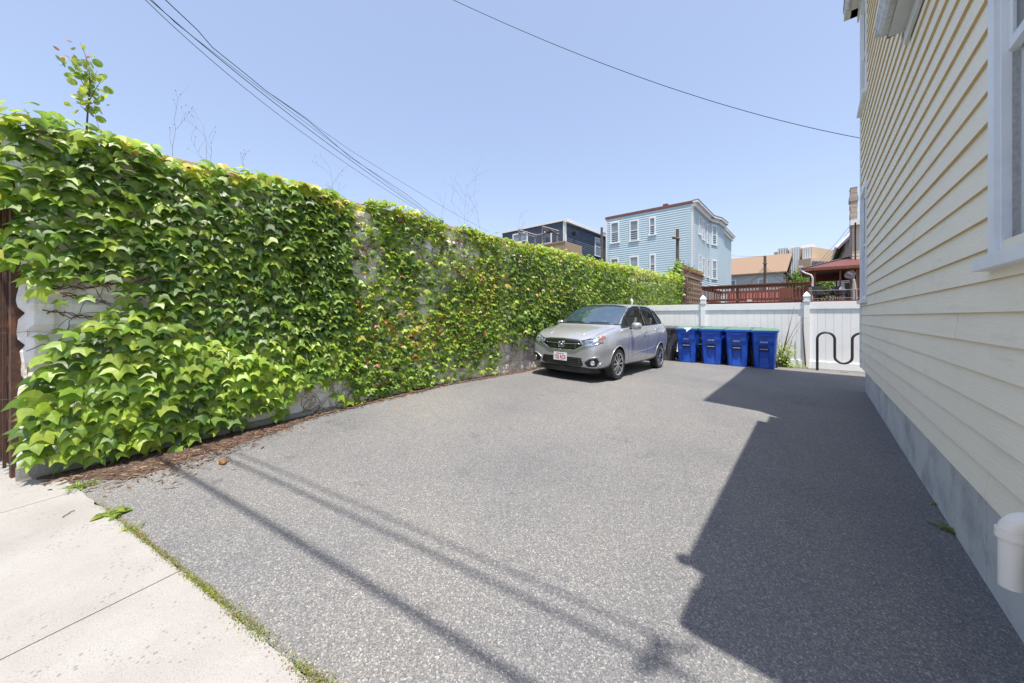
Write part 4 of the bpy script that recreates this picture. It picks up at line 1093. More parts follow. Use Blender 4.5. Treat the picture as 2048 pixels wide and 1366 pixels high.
# plan of the right side: plain wall, slanted bay face, bay front, slanted face, plain wall
bay = [(HX, HYY), (HX, y1), (HX + .62, y1 + 1.9), (HX + .62, y1 + 4.4), (HX + .05, y1 + 6.2), (HX + .05, HYY + 15)]
bay = [(HX, HYY), (HX, HYY + 6.0), (HX + .78, HYY + 7.1), (HX + .78, HYY + 9.6), (HX + .0, HYY + 10.7), (HX + .0, HYY + 14)]
bay = [(HX, HYY)]
def rx(px, frac_y):  # x where the view ray at px meets world y
    return ray(px)[0] / ray(px)[1] * frac_y
ya = onX(1419, 500, HX).y                      # where the bay starts
pB = (rx(1435.5, ya + 1.3), ya + 1.3)
bay = [(HX, HYY), (HX, ya), pB, (pB[0] + .1, pB[1] + 2.0), (HX, pB[1] + 3.2), (HX, HYY + 15.5)]
for (a, b_) in zip(bay, bay[1:]):
    U = Vector((b_[0] - a[0], b_[1] - a[1], 0)); L = U.length; U.normalize(); Nn = Vector((U.y, -U.x, 0))
    wall_siding(mb, (a[0], a[1], 0), U, Nn, L, 0, HZ - .15, EX, .036)
core = [(HX - LW, HYY + .001)] + [(a - .004, b_ + .002) for a, b_ in bay] + [(HX - LW, HYY + 15.5)]
mb.prism(core, 0, HZ - .1)
mb.build('wall', M['blue_siding'], h)
mb = MB()
def trim_along(mb, pl, z0, z1, out, thick):
    for (a, b_) in zip(pl, pl[1:]):
        U = Vector((b_[0] - a[0], b_[1] - a[1], 0)); L = U.length; U.normalize(); Nn = Vector((U.y, -U.x, 0))
        mb.obox((a[0], a[1], 0), U, (0, 0, 1), Nn, -out * .4, L + out * .4, z0, z1, 0, out)
trim_along(mb, bay, HZ - .42, HZ - .14, .18, 0); trim_along(mb, bay, HZ - .14, HZ, .36, 0)
mb.build('cornice', M['cornice'], h)
mb = MB(); mb.box(HX - LW - .05, HX, HYY - .07, HYY + .1, HZ - .14, HZ + .04); trim_along(mb, bay, HZ + .001, HZ + .05, .38, 0)
mb.prism(core, HZ - .08, HZ + .03); mb.build('roof_edge', M['rustroof'], h)
mb = MB(); mb.box(HX - 2.2, HX - 1.85, HYY + .25, HYY + .5, HZ, HZ + .28); mb.build('chimney', M['rustroof'], h)
mb = MB(); mb.box(HX - .13, HX + .02, HYY - .035, HYY - .001, 0, HZ - .2); mb.box(HX - .0, HX + .035, HYY - .035, HYY + .12, 0, HZ - .43)
mb.box(HX - LW, HX - LW + .12, HYY - .035, HYY - .001, 0, HZ - .2)
mb.build('corner_board', M['cornice'], h)
def wpx(px0, py0, px1, py1, Y, parent, X=None, **k):
    """window from its photo rectangle on the plane y = Y"""
    a, b_ = onY(px0, py1, Y), onY(px1, py1, Y); t = onY((px0 + px1) / 2, py0, Y).z; zb = onY((px0 + px1) / 2, py1, Y).z
    return face_window((0, Y, 0), (1, 0, 0), (0, -1, 0), a.x, zb, b_.x - a.x, t - zb, parent, **k)
for r in ((1221, 444, 1239, 485), (1259, 440, 1278, 481), (1298, 434, 1312, 469), (1221, 516, 1238, 556), (1259, 512, 1278, 556), (1299, 508, 1312, 549)):
    wpx(*r, HYY, h)
def wside(px0, px1, pyt, pyb, X, parent):
    a, b_ = onX(px0, pyb, X), onX(px1, pyb, X); zt = onX(px0, pyt, X).z; zb = onX(px0, pyb, X).z
    face_window((X, 0, 0), (0, 1, 0), (1, 0, 0), a.y, zb, b_.y - a.y, zt - zb, parent, c=.09)
for (t, b_) in (((432, 466), (509, 541)),): pass
wside(1396.5, 1400.5, 432, 467, HX, h); wside(1404, 1408, 440, 478, HX, h); wside(1413, 1417, 447, 485, HX, h)
wside(1396.5, 1400.5, 508, 540, HX, h); wside(1404, 1408, 514, 550, HX, h); wside(1413, 1417, 518, 553, HX, h)
a, b_ = Vector((HX, ya, 0)), Vector((pB[0], pB[1], 0)); U = (b_ - a); L = U.length; U.normalize(); Nn = Vector((U.y, -U.x, 0))
zz = P(1427, 489, 33.5).z; zt = P(1427, 451, 33.5).z
Dm = -sn * (a.x + b_.x) / 2 + cs * (a.y + b_.y) / 2
for (pt, pb_) in ((451, 489), (520, 557)):
    zt, zb_ = CAMZ + (HY - pt) * Dm / FPX, CAMZ + (HY - pb_) * Dm / FPX
    face_window(a, U, Nn, L * .22, zb_, L * .6, zt - zb_, h)
# dark blue house ---------------------------------------------------------------
C1 = P(1130, 438, 30); n_ = empty('navy_house', (C1.x, C1.y, 0), 'dark blue flat roofed house with a roof deck pergola behind the ivy wall', 'house')
xl = onY(1005, 465, C1.y).x
mb = MB(); wall_siding(mb, (xl, C1.y, 0), (1, 0, 0), (0, -1, 0), C1.x - xl, 0, C1.z - .15, .17, .024)
wall_siding(mb, (C1.x, C1.y, 0), (0, 1, 0), (1, 0, 0), 16, 0, C1.z - .15, .17, .024)
mb.box(xl + .005, C1.x - .005, C1.y + .005, C1.y + 16, 0, C1.z - .05)
mb.build('wall', M['navy_siding'], n_)
mb = MB(); mb.box(xl - .1, C1.x + .0, C1.y - .12, C1.y + .02, C1.z - .16, C1.z); mb.box(C1.x + .001, C1.x + .3, C1.y - .12, C1.y + 16, C1.z - .3, C1.z)
mb.box(C1.x - .16, C1.x + .02, C1.y - .06, C1.y, 0, C1.z - .16); mb.box(C1.x, C1.x + .06, C1.y - .06, C1.y + .16, 0, C1.z - .3)
mb.box(C1.x - .9, C1.x + .35, C1.y + 6.5, C1.y + 13, C1.z + .001, C1.z + .12)
mb.build('cornice', M['cornice'], n_)
wpx(1026, 466, 1056, 500, C1.y, n_); wpx(1085, 462, 1104, 510, C1.y, n_, glass=M['glass'], blind=0)
a = onX(1189, 475, C1.x); b_ = onX(1201, 475, C1.x)
face_window((C1.x, 0, 0), (0, 1, 0), (1, 0, 0), a.y, onX(1189, 510, C1.x).z, b_.y - a.y, onX(1189, 474, C1.x).z - onX(1189, 510, C1.x).z, n_, glass=M['glass_pale'])
mb = MB(); q = onX(1147, 467, C1.x); mb.box(C1.x, C1.x + .3, q.y - .1, q.y + .1, q.z - .1, q.z + .1); mb.build('wall_lamp', M['black_metal'], n_)
# deck and pergola in front of it
YD = C1.y - 2.6
dk = empty('pergola_deck', (onY(1060, 500, YD).x, YD, 5), 'weathered grey pergola over a wooden roof deck against the dark blue house', 'pergola')
M['greywood'] = pm('greywood', (.22, .22, .24), (.15, .15, .17), scale=6, rough=.8); M['tanwood'] = pm('tanwood', (.36, .26, .18), (.26, .18, .12), scale=3, stretch=(8, 8, .5), rough=.8, bump=.3)
mb = MB(); a, b_ = onY(1095, 483, YD), onY(1130, 494, YD); zt = onY(1112, 483, YD).z
nb_ = 26; xx0 = onY(1010, 483, YD).x
for i in range(nb_): u0 = lerp(xx0, b_.x, i / nb_); mb.box(u0, u0 + (b_.x - xx0) / nb_ - .015, YD, YD + .03, zt - 1.4, zt - .15)
mb.box(xx0, b_.x, YD - .04, YD + .05, zt - .15, zt - .05); mb.box(b_.x - .03, b_.x, YD, C1.y, zt - 1.4, zt - .08); mb.box(xx0, b_.x, YD + .06, C1.y - .13, zt - 1.5, zt - 1.35)
mb.build('deck', M['tanwood'], dk)
for px, pt in ((1039, 458), (1071, 468), (1086, 452), (1115, 462)):
    p = onY(px, pt, YD + .5); mb = MB(); mb.box(p.x - .07, p.x + .07, YD + .43, YD + .57, zt - 1.4, p.z); mb.build('post', M['greywood'], dk)
for (A, B) in (((1038, 460), (1072, 470)), ((1036, 464), (1071, 474)), ((1085, 453), (1118, 462)), ((1086, 458), (1118, 468)), ((1071, 471), (1116, 462))):
    p, q = onY(A[0], A[1], YD + .45), onY(B[0], B[1], YD + .45); mb = MB(); mb.tube([p, q], .055, 4); mb.build('beam', M['greywood'], dk)
mb = MB(); mb.tube([onY(1088, 458, YD + .4), onY(1096, 464, YD + .4), onY(1104, 461, YD + .4), (onY(1113, 468, YD + .4))], [.1, .14, .13, .05], 7); mb.build('rolled_shade', M['black_metal'], dk)
# tan roofed house -----------------------------------------------------------------
t_ = empty('tan_roof_house', tuple(P(1515, 560, 40) * 1.0), 'low white house with a tan shingle roof between the blue house and the office block', 'house')
YT = onY(1515, 545, 40).y if 0 else P(1515, 545, 40).y
eL, eR = onY(1425, 551, YT), onY(1574, 544, YT); rL, rR = onY(1428, 519, YT + 3.2), onY(1579, 508.5, YT + 3.2)
ze = (eL.z + eR.z) / 2; zr_ = (rL.z + rR.z) / 2
M['tan_shingle'] = pm('tan_shingle', (.27, .19, .135), (.22, .15, .105), scale=9, rough=.95, stretch=(1, 1, 3), dirt=(.18, .12, .085), dscale=14, damt=.6, bump=.6, bscale=20)
mb = MB(); x0, x1 = eL.x - 3, eR.x
mb.add([(x0, YT - .3, ze), (x1, YT - .3, ze), (x1 + .35, YT + 3.2, zr_), (x0, YT + 3.2, zr_), (x0, YT - .3, ze - .12), (x1, YT - .3, ze - .12), (x1 + .35, YT + 3.2, zr_ - .12), (x0, YT + 3.2, zr_ - .12)], [(0, 1, 2, 3), (0, 4, 5, 1), (1, 5, 6, 2), (4, 7, 6, 5)])
mb.add([(x0, YT + 6.8, ze), (x1, YT + 6.8, ze), (x1 + .35, YT + 3.2, zr_ + .002), (x0, YT + 3.2, zr_ + .002)], [(0, 3, 2, 1)])
mb.build('roof', M['tan_shingle'], t_)
mb = MB(); mb.box(x1, x1 + .18, YT - .32, YT + 6.8, ze - .45, ze - .14)
mb.add([(x1 + .2, YT - .3, ze - .02), (x1 + .4, YT + 3.2, zr_ - .02), (x1 + .2, YT + 6.8, ze - .02), (x1 + .2, YT - .3, ze - .5), (x1 + .4, YT + 3.2, zr_ - .6), (x1 + .2, YT + 6.8, ze - .5)], [(0, 1, 4, 3), (1, 2, 5, 4)])
mb.build('fascia', M['shingle'], t_)
mb = MB(); wall_siding(mb, (x0, YT, 0), (1, 0, 0), (0, -1, 0), x1 - x0 - .3, 0, ze - .05, .2); mb.box(x0, x1 - .32, YT + .01, YT + 6.5, 0, ze - .12); mb.build('wall', pm('pale_siding', (.50, .51, .52), (.44, .45, .47), scale=2), t_)
for r in ((1454, 560, 1472, 586), (1516, 557, 1535, 583)): wpx(*r, YT, t_)
# office block ---------------------------------------------------------------------
M['office'] = pm('office_tan', (.50, .37, .26), (.47, .35, .25), scale=.05, rough=.8)
M['office_glass'] = pm('office_glass', (.04, .085, .18), (.05, .10, .21), scale=.3, rough=.5, spec=.2)
of = empty('office_block', tuple(P(1610, 560, 150)), 'distant tan and blue striped office block beyond the rooftops', 'office building')
def vp(px, py, D): return P(px, py, D)
def slab(mb, px0, px1, pt, pb_, D0, D1, th=12, mi=0):
    a, b_ = P(px0, pt, D0), P(px1, pt, D1); U = Vector((b_.x - a.x, b_.y - a.y, 0)); L = U.length; U.normalize(); Nn = Vector((U.y, -U.x, 0))
    zb = P(px0, pb_, D0).z
    mb.obox((a.x, a.y, 0), U, (0, 0, 1), Nn, 0, L, 0, (a.z + b_.z) / 2, -th, 0); return (a, U, Nn, L, (a.z + b_.z) / 2)
mb = MB(); fr = []
for (a, b_, pt, D0, D1) in ((1555.5, 1575, 496.5, 152, 149.8), (1582, 1600, 495.0, 148, 146), (1605, 1624, 495, 145, 142.9)):
    fr.append(slab(mb, a, b_, pt, 600, D0, D1, 9))
mb2 = MB()
slab(mb, 1576, 1605, 499, 600, 152.5, 149, 6)
mb.build('tower', M['office'], of)
mb = MB(); s4 = slab(mb, 1624.3, 1668, 497, 600, 143.2, 151, 14); mb.build('wing', M['office'], of)
mb = MB(); slab(mb, 1622, 1662, 517, 600, 138, 140, 5); mb.build('annex', M['office'], of)
mb = MB()
for (a, U, Nn, L, z) in fr:
    for k in range(4):
        u = L * (k + .18) / 4
        mb.obox((a.x, a.y, 0), U, (0, 0, 1), Nn, u, u + L * .145, 0, z - .5, 0, .12)
        for j in range(8): pass
mb.build('window_strips', M['office_glass'], of)
mb = MB()
for (a, U, Nn, L, z) in fr:
    for k in range(5):
        u = L * k / 4
        mb.obox((a.x, a.y, 0), U, (0, 0, 1), Nn, u - .12 + (.15 if k == 0 else 0), u + .5 - (.5 if k == 4 else 0), 0, z + .02, .0, .5)
mb.build('fins', pm('fins', (.55, .58, .62), rough=.5), of)
for (a, b_, t, D) in ((1578, 1586, 491.5, 150), (1603, 1612, 492, 148), (1612, 1630, 490, 152)):
    mb = MB(); p, q = P(a, t, D), P(b_, t, D); mb.box(p.x, q.x, p.y, p.y + 4, 20, p.z); mb.build('rooftop_unit', M['cornice'], of)
mb = MB(); p, q = P(1624, 519, 137.8), P(1660, 519, 139.8); U = (q - p); U.z = 0; L = U.length; U.normalize(); Nn = Vector((U.y, -U.x, 0))
for k in range(6): mb.obox((p.x, p.y, 0), U, (0, 0, 1), Nn, L * (k + .1) / 6, L * (k + .75) / 6, p.z - 4, p.z - .6, 0, .2)
mb.build('annex_windows', M['office_glass'], of)
# grey house with chimney ------------------------------------------------------------
g_ = empty('grey_house', tuple(P(1700, 560, 31)), 'grey clapboard house with a tall block chimney at the edge of the cream house', 'house')
YGH = 29.5
p0 = onY(1690, 478, YGH); zE = p0.z
mb = MB(); xg = p0.x
zT = onY(1716, 440, YGH).z
# gable wall facing the camera: eave at the left, ridge to the right
xs_ = [xg, xg + 4.2, xg + 8.4]; zs_ = [zE, zE + 5.2, zE]
z = 0
while z < zE + 5.1:
    zz1 = z + .14
    if z < zE: xa, xb = xs_[0], xs_[2]
    else: f = (z - zE) / 5.2; xa, xb = lerp(xs_[0], xs_[1], f), lerp(xs_[2], xs_[1], f)
    mb.add([(xa, YGH - .014, z), (xb, YGH - .014, z), (xb, YGH - .001, zz1), (xa, YGH - .001, zz1), (xa, YGH, z), (xb, YGH, z)], [(0, 1, 2, 3), (0, 4, 5, 1)]); z = zz1
mb.add([(xs_[0], YGH, 0), (xs_[2], YGH, 0), (xs_[2], YGH, zE), (xs_[1], YGH, zs_[1]), (xs_[0], YGH, zE)] + [(xs_[0], YGH + 10, 0), (xs_[2], YGH + 10, 0), (xs_[2], YGH + 10, zE), (xs_[1], YGH + 10, zs_[1]), (xs_[0], YGH + 10, zE)], [(0, 1, 2, 3, 4), (5, 9, 8, 7, 6), (0, 4, 9, 5), (1, 6, 7, 2)])
wall_siding(mb, (xg, YGH + 10, 0), (0, -1, 0), (-1, 0, 0), 10, 0, zE, .14)
mb.build('wall', M['grey_siding'], g_)
mb = MB(); mb.add([(xg - .35, YGH - .35, zE - .4), (xs_[1], YGH - .35, zs_[1] + .1), (xs_[1], YGH + 10, zs_[1] + .1), (xg - .35, YGH + 10, zE - .4), (xg - .35, YGH - .35, zE - .65), (xs_[1], YGH - .35, zs_[1] - .15), (xs_[1], YGH + 10, zs_[1] - .15), (xg - .35, YGH + 10, zE - .65)], [(0, 1, 2, 3), (4, 7, 6, 5), (0, 4, 5, 1), (0, 3, 7, 4)])
mb.add([(xs_[2] + .3, YGH - .35, zE - .4), (xs_[1], YGH - .35, zs_[1] + .101), (xs_[1], YGH + 10, zs_[1] + .101), (xs_[2] + .3, YGH + 10, zE - .4)], [(0, 3, 2, 1)])
mb.build('roof', M['shingle'], g_)
mb = MB(); mb.tube([(xg - .37, YGH - .38, zE - .55), (xs_[1], YGH - .38, zs_[1] - .05)], .11, 4); mb.tube([(xg - .4, YGH - .38, zE - .5), (xg - .4, YGH + 10, zE - .5)], .08, 4); mb.build('rake_board', M['cornice'], g_)
# chimney of pale blocks with corbelled cap, standing outside the wall
YCH = 26.0
a, b_ = onY(1700.5, 440, YCH), onY(1715.5, 440, YCH); zc = onY(1707, 373.5, YCH).z
M['chim'] = pm('chimney_block', (.42, .36, .30), (.30, .26, .23), scale=1.1, stretch=(.5, .5, 4), rough=.95, bump=.5, bscale=12)
mb = MB(); zz = 0; i = 0
while zz < zc: mb.box(a.x + .015 * (i % 2), b_.x - .015 * (i % 2), YCH, YCH + .7, zz, min(zz + .26, zc) - .012); zz += .26; i += 1
mb.box(a.x + .03, b_.x - .03, YCH + .03, YCH + .67, 0, zc - .03); mb.box(a.x - .03, b_.x + .03, YCH - .03, YCH + .73, zc - .75, zc - .5)
mb.build('chimney', M['chim'], g_)
# lower side building under the chimney, striped siding with bright cladding
mb = MB(); a2 = onY(1703.5, 470, YCH + .2); zl_ = onY(1708, 442, YCH - .1).z
a3 = onY(1700, 432, YCH - .1)
wall_siding(mb, (a2.x, YCH - .1, 0), (1, 0, 0), (0, -1, 0), 6, 0, zl_, .18); mb.box(a2.x, a2.x + 6, YCH - .095, YCH - .002, 0, zl_); mb.box(a2.x + .9, a2.x + 6, YCH - .001, YCH + 3, 0, zl_)
mb.build('side_wall', M['cream2'], g_)
mb = MB(); mb.box(a3.x, a3.x + 6, YCH - .35, YCH - .11, zl_ - .25, zl_ + .02); mb.build('cornice', M['cornice'], g_)
mb = MB(); mb.tube([onY(1711, 445, YCH - .35), onY(1710.5, 470, YCH - .25), onY(1711, 600, YCH - .25)], .035, 6); mb.build('cable', M['wire'], g_)
ds = onY(1700, 549, YCH - 1.0); mb = MB(); mb.lathe([(0, .08), (.12, .06), (.22, .0), (.23, .0), (.12, .05), (0, .07)][::-1], tuple(ds), axis=(.35, .9, -.45), n=20); mb.tube([ds, ds + Vector((-.1, -.35, .1)), ds + Vector((.1, -.3, -.05))], .03, 6); mb.tube([ds, ds + Vector((.2, .6, -.5))], .03, 6)
mb.build('satellite_dish', M['gutter'], g_)
# peach building behind the pavilion
pc_ = empty('peach_building', tuple(P(1675, 580, 44)), 'pale peach clapboard building seen through the pavilion', 'house')
YP = P(1675, 580, 44).y; a = onY(1659, 540, YP); mb = MB(); wall_siding(mb, (a.x, YP, 0), (1, 0, 0), (0, -1, 0), 5, 0, a.z, .35); mb.box(a.x, a.x + 5, YP + .01, YP + 8, 0, a.z)
mb.build('wall', pm('peach', (.62, .49, .38), (.58, .45, .35), scale=1), pc_)
mb = MB(); mb.add([(a.x - .3, YP - .3, a.z), (a.x + 5.3, YP - .3, a.z), (a.x + 5.3, YP + 4, a.z + .5), (a.x - .3, YP + 4, a.z + .5), (a.x + 5.3, YP + 8.3, a.z), (a.x - .3, YP + 8.3, a.z)], [(0, 1, 2, 3), (3, 2, 4, 5), (0, 5, 4, 1)]); mb.build('roof', M['shingle'], pc_)
# pierced block wall -----------------------------------------------------------------
pw_ = empty('pierced_block_wall', (XW - .0, 21, 1.5), 'brown pierced block wall continuing behind the end of the ivy', 'wall')
y0, y1_ = 19.15, 24.2; zt = 4.05
M['pblock'] = pm('pierced_block', (.30, .22, .16), (.20, .15, .12), scale=5, rough=.95, bump=.6, bscale=20)
cw_, ch_ = .40, .27; ny_ = int((y1_ - y0) / cw_); mb = MB()
mb.box(XW - .18, XW, y0, y1_, -.2, 1.95)
mb.box(XW - .18, XW + .02, y0, y1_, zt - .42, zt - .12)
for r_ in range(6):
    z0 = 1.95 + r_ * ch_
    if z0 + ch_ > zt - .42: ch2 = zt - .42 - z0
    else: ch2 = ch_
    mb.box(XW - .18, XW, y0, y1_, z0, z0 + ch2 * .42)
    for c in range(ny_ + 1):
        mb.box(XW - .18, XW - .001, y0 + c * cw_ - .001, y0 + c * cw_ + cw_ * .42, z0 + ch2 * .42 + .0005, z0 + ch2 - .0005)
mb.build('blocks', M['pblock'], pw_)
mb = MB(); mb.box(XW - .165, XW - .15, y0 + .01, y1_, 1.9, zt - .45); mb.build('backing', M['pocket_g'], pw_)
mb = MB(); mb.box(XW - .25, XW + .07, y0, y1_ + .05, zt - .119, zt); mb.build('coping', M['rustroof'], pw_, bevel=.02)
V_, F_, C_ = [], [], []; rs = random.Random(44); mbt = MB()
for _ in range(170):
    y = y0 - .1 + abs(rs.gauss(0, .9)); z = rs.uniform(1.8, 4.0) - .2 * y * 0; p = Vector((XW + rs.uniform(.02, .15), y, z)); pts = [p]
    dr = Vector((rs.gauss(0, .3), rs.gauss(0, .6), rs.gauss(0, 1)))
    for i in range(5): p = p + dr.normalized() * .10; dr += Vector((rs.gauss(0, .2), rs.gauss(0, .5), rs.gauss(0, .5))); pts.append(Vector((max(p.x, XW + .01), p.y, p.z)))
    mbt.tube(pts, .012, 3)
dv = mbt.build('dead_vine', M['twig'], label='dead grey vine tangled over the near end of the pierced block wall', cat='dead vine')
V_, F_, C_ = [], [], []
for _ in range(700):
    y = rs.uniform(y0 + .8, y1_); rnd_leaf(V_, F_, C_, Vector((XW + rs.uniform(-.2, .05), y, zt + rs.uniform(0, .16))), Vector((rs.gauss(0, 1), rs.gauss(0, 1), .6)), Vector((rs.gauss(0, .5), rs.gauss(0, .5), 1)), .07, rs.choice([(.25, .25, .10), (.30, .22, .12), (.18, .2, .07)]))
leaf_mesh('wall_top_weeds', V_, F_, C_, M['leaf'], None, kind='stuff', label='dry mossy weeds along the top of the pierced block wall', cat='weeds')
# vine bush climbing the short pole at the end of the wall
YV = 19.3; V_, F_, C_ = [], [], []
pv = onY(1355, 560, YV); vb = empty('pole_vine', tuple(pv), 'bright green vine bush climbing the short utility pole at the end of the ivy wall', 'vine')
for (px, py, sx, sy, n) in ((1356, 535, 5, 10, 330), (1350, 550, 11, 9, 500), (1340, 562, 14, 12, 500), (1352, 580, 9, 20, 500)):
    for _ in range(n):
        c = onY(px + rs.gauss(0, sx * .6), py + rs.gauss(0, sy * .6), YV + rs.gauss(0, .22)); add_leaf(V_, F_, C_, c, Vector((rs.gauss(.5, .5), rs.gauss(-.6, .5), .8)), Vector((rs.gauss(0, .4), rs.gauss(0, .4), -1)), rs.uniform(.09, .13), rs.choice(LG + DG + YG[1:2]), simple=True)
leaf_mesh('leaves', V_, F_, C_, M['leaf'], vb)
mb = MB(); mb.tube([onY(1354, 620, YV), onY(1356, 570, YV), onY(1357, 525, YV)], .03, 5); mb.build('stem', M['twig'], vb)
# utility poles ------------------------------------------------------------------------
def pole(px, pt, D, r, label, arm=None):
    p = P(px, pt, D); o = empty('utility_pole', (p.x, p.y, 0), label, 'utility pole')
    mb = MB(); n = 8; mb.tube([(p.x, p.y, lerp(-.3, p.z, i / n)) for i in range(n + 1)], [r * (1.25 - .25 * i / n) for i in range(n + 1)], 12); mb.build('shaft', M['old_pole'], o, smooth=True, auto=40)
    if arm:
        for (ax, ay, bx, by, rr) in arm:
            mb = MB(); mb.tube([P(ax, ay, D - .12), P(bx, by, D - .12)], rr, 6); mb.build('bracket', M['old_pole'], o)
    return o
YVp = onY(1354.5, 458, 20.3); Dv = -sn * YVp.x + cs * YVp.y
pole(1355, 458, Dv, .078, 'short weathered pole with one stub bracket in front of the light blue house', [(1345, 475, 1359, 478, .07)])
pole(1203.5, 455, 24, .08, 'thin grey pole standing between the dark blue house and the light blue house')
pole(1530, 512, 30, .10, 'dark utility pole with many wires in front of the tan shingle roof', [(1526, 527, 1534, 527, .05)])
pole(884, 441, 20.7, .10, 'top of a pole just showing over the ivy wall where the street wires end')
# wires -------------------------------------------------------------------------------
def sagline(a, b_, sag, n=24):
    return [a.lerp(b_, i / n) - Vector((0, 0, sag * 4 * (i / n) * (1 - i / n))) for i in range(n + 1)]
def wirepx(pts, r, label, group=None, ext=None, n=0):
    """pts: (px, py, depth)"""
    q = [P(*p) for p in pts]
    if ext: q = [q[0] + (q[0] - q[1]).normalized() * ext] + q
    mb = MB(); mb.tube(q, r, 6, cap=True); return mb.build('overhead_wire', M['wire'], smooth=True, label=label, cat='wire', group=group)
def curve(p0, p1, p2, D0, D2, n=16):
    """quadratic through p1 at the middle"""
    out = []
    c = (2 * p1[0] - (p0[0] + p2[0]) / 2, 2 * p1[1] - (p0[1] + p2[1]) / 2)
    for i in range(n + 1):
        t = i / n; x = (1 - t) ** 2 * p0[0] + 2 * t * (1 - t) * c[0] + t * t * p2[0]; y = (1 - t) ** 2 * p0[1] + 2 * t * (1 - t) * c[1] + t * t * p2[1]
        inv = lerp(1 / D0, 1 / D2, t); out.append((x, y, 1 / inv))
    return out
WG = 'overhead wires running over the ivy wall'
wirepx(curve((288, -3), (562, 233), (872, 441), 6.1, 20.7), .006, 'lowest of the bundled wires running down toward the wall', WG, 9)
wirepx(curve((297, -3), (584, 233), (878, 443), 6.2, 20.7), .008, 'second wire up in the bundle, thickest at its upper left end', WG, 9)
wirepx([(301, -3, 6.15)] + curve((350, 45), (600, 237), (880, 444), 6.9, 20.7)[0:], .005, 'thin wire between the second wire and the twisted one', WG, 9)
wirepx([(328, -3, 6.3), (395, 60, 7.4), (425, 95, 8.0), (500, 155, 9.3), (530, 180, 9.9), (612, 238, 11.9), (700, 314, 14.6), (812, 388, 18.4), (884, 444, 20.7)], .009, 'uppermost bundled wire that crosses the others partway down', WG, 9)
wirepx([(545, 190, 10.2), (612, 236, 11.8), (640, 258, 12.4), (700, 300, 14), (800, 362, 17), (900, 422, 20), (978, 464, 24)], .006, 'single wire splitting off to the right toward the dark blue house', WG)
wirepx([(655, 371, 14), (675, 385, 15), (697, 401, 16)], .006, 'short wire end dropping behind the ivy left of the bare gap', WG)
ce = Vector((XH - .03, YC, 0)); De = -sn * ce.x + cs * ce.y
wirepx(curve((905, -1), (1330, 172), (1719.5, 276), 6.7, De, 24), .0055, 'long black wire curving down across the sky to the corner of the cream house', None, 4)
for i, (a, b_) in enumerate((((1714, 433), (1642, 520)), ((1716, 440), (1647, 522)), ((1709, 457), (1652, 524)), ((1705, 470), (1656, 526)))):
    wirepx([(a[0], a[1], 26), ((a[0] + b_[0]) / 2 + 1, (a[1] + b_[1]) / 2 + 2, 28), (b_[0], b_[1], 30), (1532, 600, 30.5) if 0 else (b_[0] - 2, b_[1] + 3, 30.2)], .012, ['outermost', 'second', 'third', 'innermost'][i] + ' of four wires slanting down from the grey house chimney', 'wires from the grey house')
for i, (pts) in enumerate(([(1531, 530), (1500, 566), (1470, 580), (1432, 596)], [(1531, 534), (1498, 572), (1440, 590)], [(1531, 540), (1560, 562), (1590, 577), (1615, 583)], [(1531, 536), (1553, 550), (1585, 561)], [(1531, 548), (1498, 562), (1452, 580)])):
    wirepx([(a, b_, 29.8) for a, b_ in pts], .016 if i < 2 else .012, ['thick sagging cable left of the dark utility pole', 'lower cable left of the dark utility pole', 'cable drooping right of the dark utility pole', 'upper wire right of the dark utility pole', 'middle thin wire left of the dark utility pole'][i], 'wires on the dark utility pole')
wirepx([(1449, 510, 38), (1480, 512.5, 38), (1530, 513, 30.2)], .010, 'faint wire from the blue house bay to the dark utility pole')
# street wires overhead whose shadows fall across the asphalt
def shadow_src(g, hgt):
    s = SUN / SUN.z; return Vector((g.x, g.y, g.z)) + s * (hgt - g.z)
for (A, B, hh, rr, lb) in (((330, 925), (1050, 1366), 7.2, .024, 'thick street cable overhead nearest the sidewalk, seen only by its shadow'), ((412, 900), (1290, 1312), 7.4, .015, 'second street cable overhead, seen only by its fainter shadow'),
                           ((440, 893), (1290, 1262), 7.6, .010, 'thin street wire beside the second cable, seen only by its shadow')):
    a, b_ = shadow_src(G(*A), hh), shadow_src(G(*B), hh); d = (b_ - a).normalized(); mb = MB(); q = sagline(a - d * 9, b_ + d * (0.2 if 'second' in lb else 9), .0)
    mb.tube(q, rr, 8); mb.build('overhead_wire', M['wire'], label=lb, cat='wire', group='street cables overhead')
b_ = shadow_src(G(1295, 1305), 7.4); mb = MB(); rs = random.Random(3)
for _ in range(6): c = b_ + Vector((rs.gauss(0, .04), rs.gauss(0, .06), rs.gauss(0, .05))); mb.lathe([(0, -.04), (.03, 0), (0, .04)], tuple(c), n=8)
mb.tube([b_, b_ + Vector((.1, .2, -.2)), b_ + Vector((.0, .3, -.6))], .014, 6)
mb.build('cable_splice', M['wire'], label='bundled splice on the second street cable, seen only by its blotchy shadow', cat='splice')
# brown deck ------------------------------------------------------------------------------
YK = 21.2; dkx0 = onY(1404, 600, YK).x; dkx1 = onY(1621, 600, YK).x
deck = empty('brown_deck', ((dkx0 + dkx1) / 2, YK, 2), 'red brown wooden deck railing rising behind the white fence', 'deck')
ztop = onY(1500, 568.5, YK).z; zlo_ = onY(1500, 600, YK).z; zfl = zlo_ - .1
mb = MB(); mb.box(dkx0, dkx1, YK - .09, YK + .09, ztop - .05, ztop); mb.box(dkx0, dkx1, YK - .03, YK + .0, ztop - .19, ztop - .051); mb.box(dkx0 - .05, dkx0 + .12, YK + .091, YK + 5, ztop - .05, ztop); mb.box(dkx0, dkx0 + .04, YK + .1, YK + 5, ztop - .19, ztop - .051)
mb.box(dkx0 + .05, dkx1, YK + 4.9, YK + 5.05, ztop - .16, ztop - .0)
mb.build('handrail', M['wood_red'], deck)
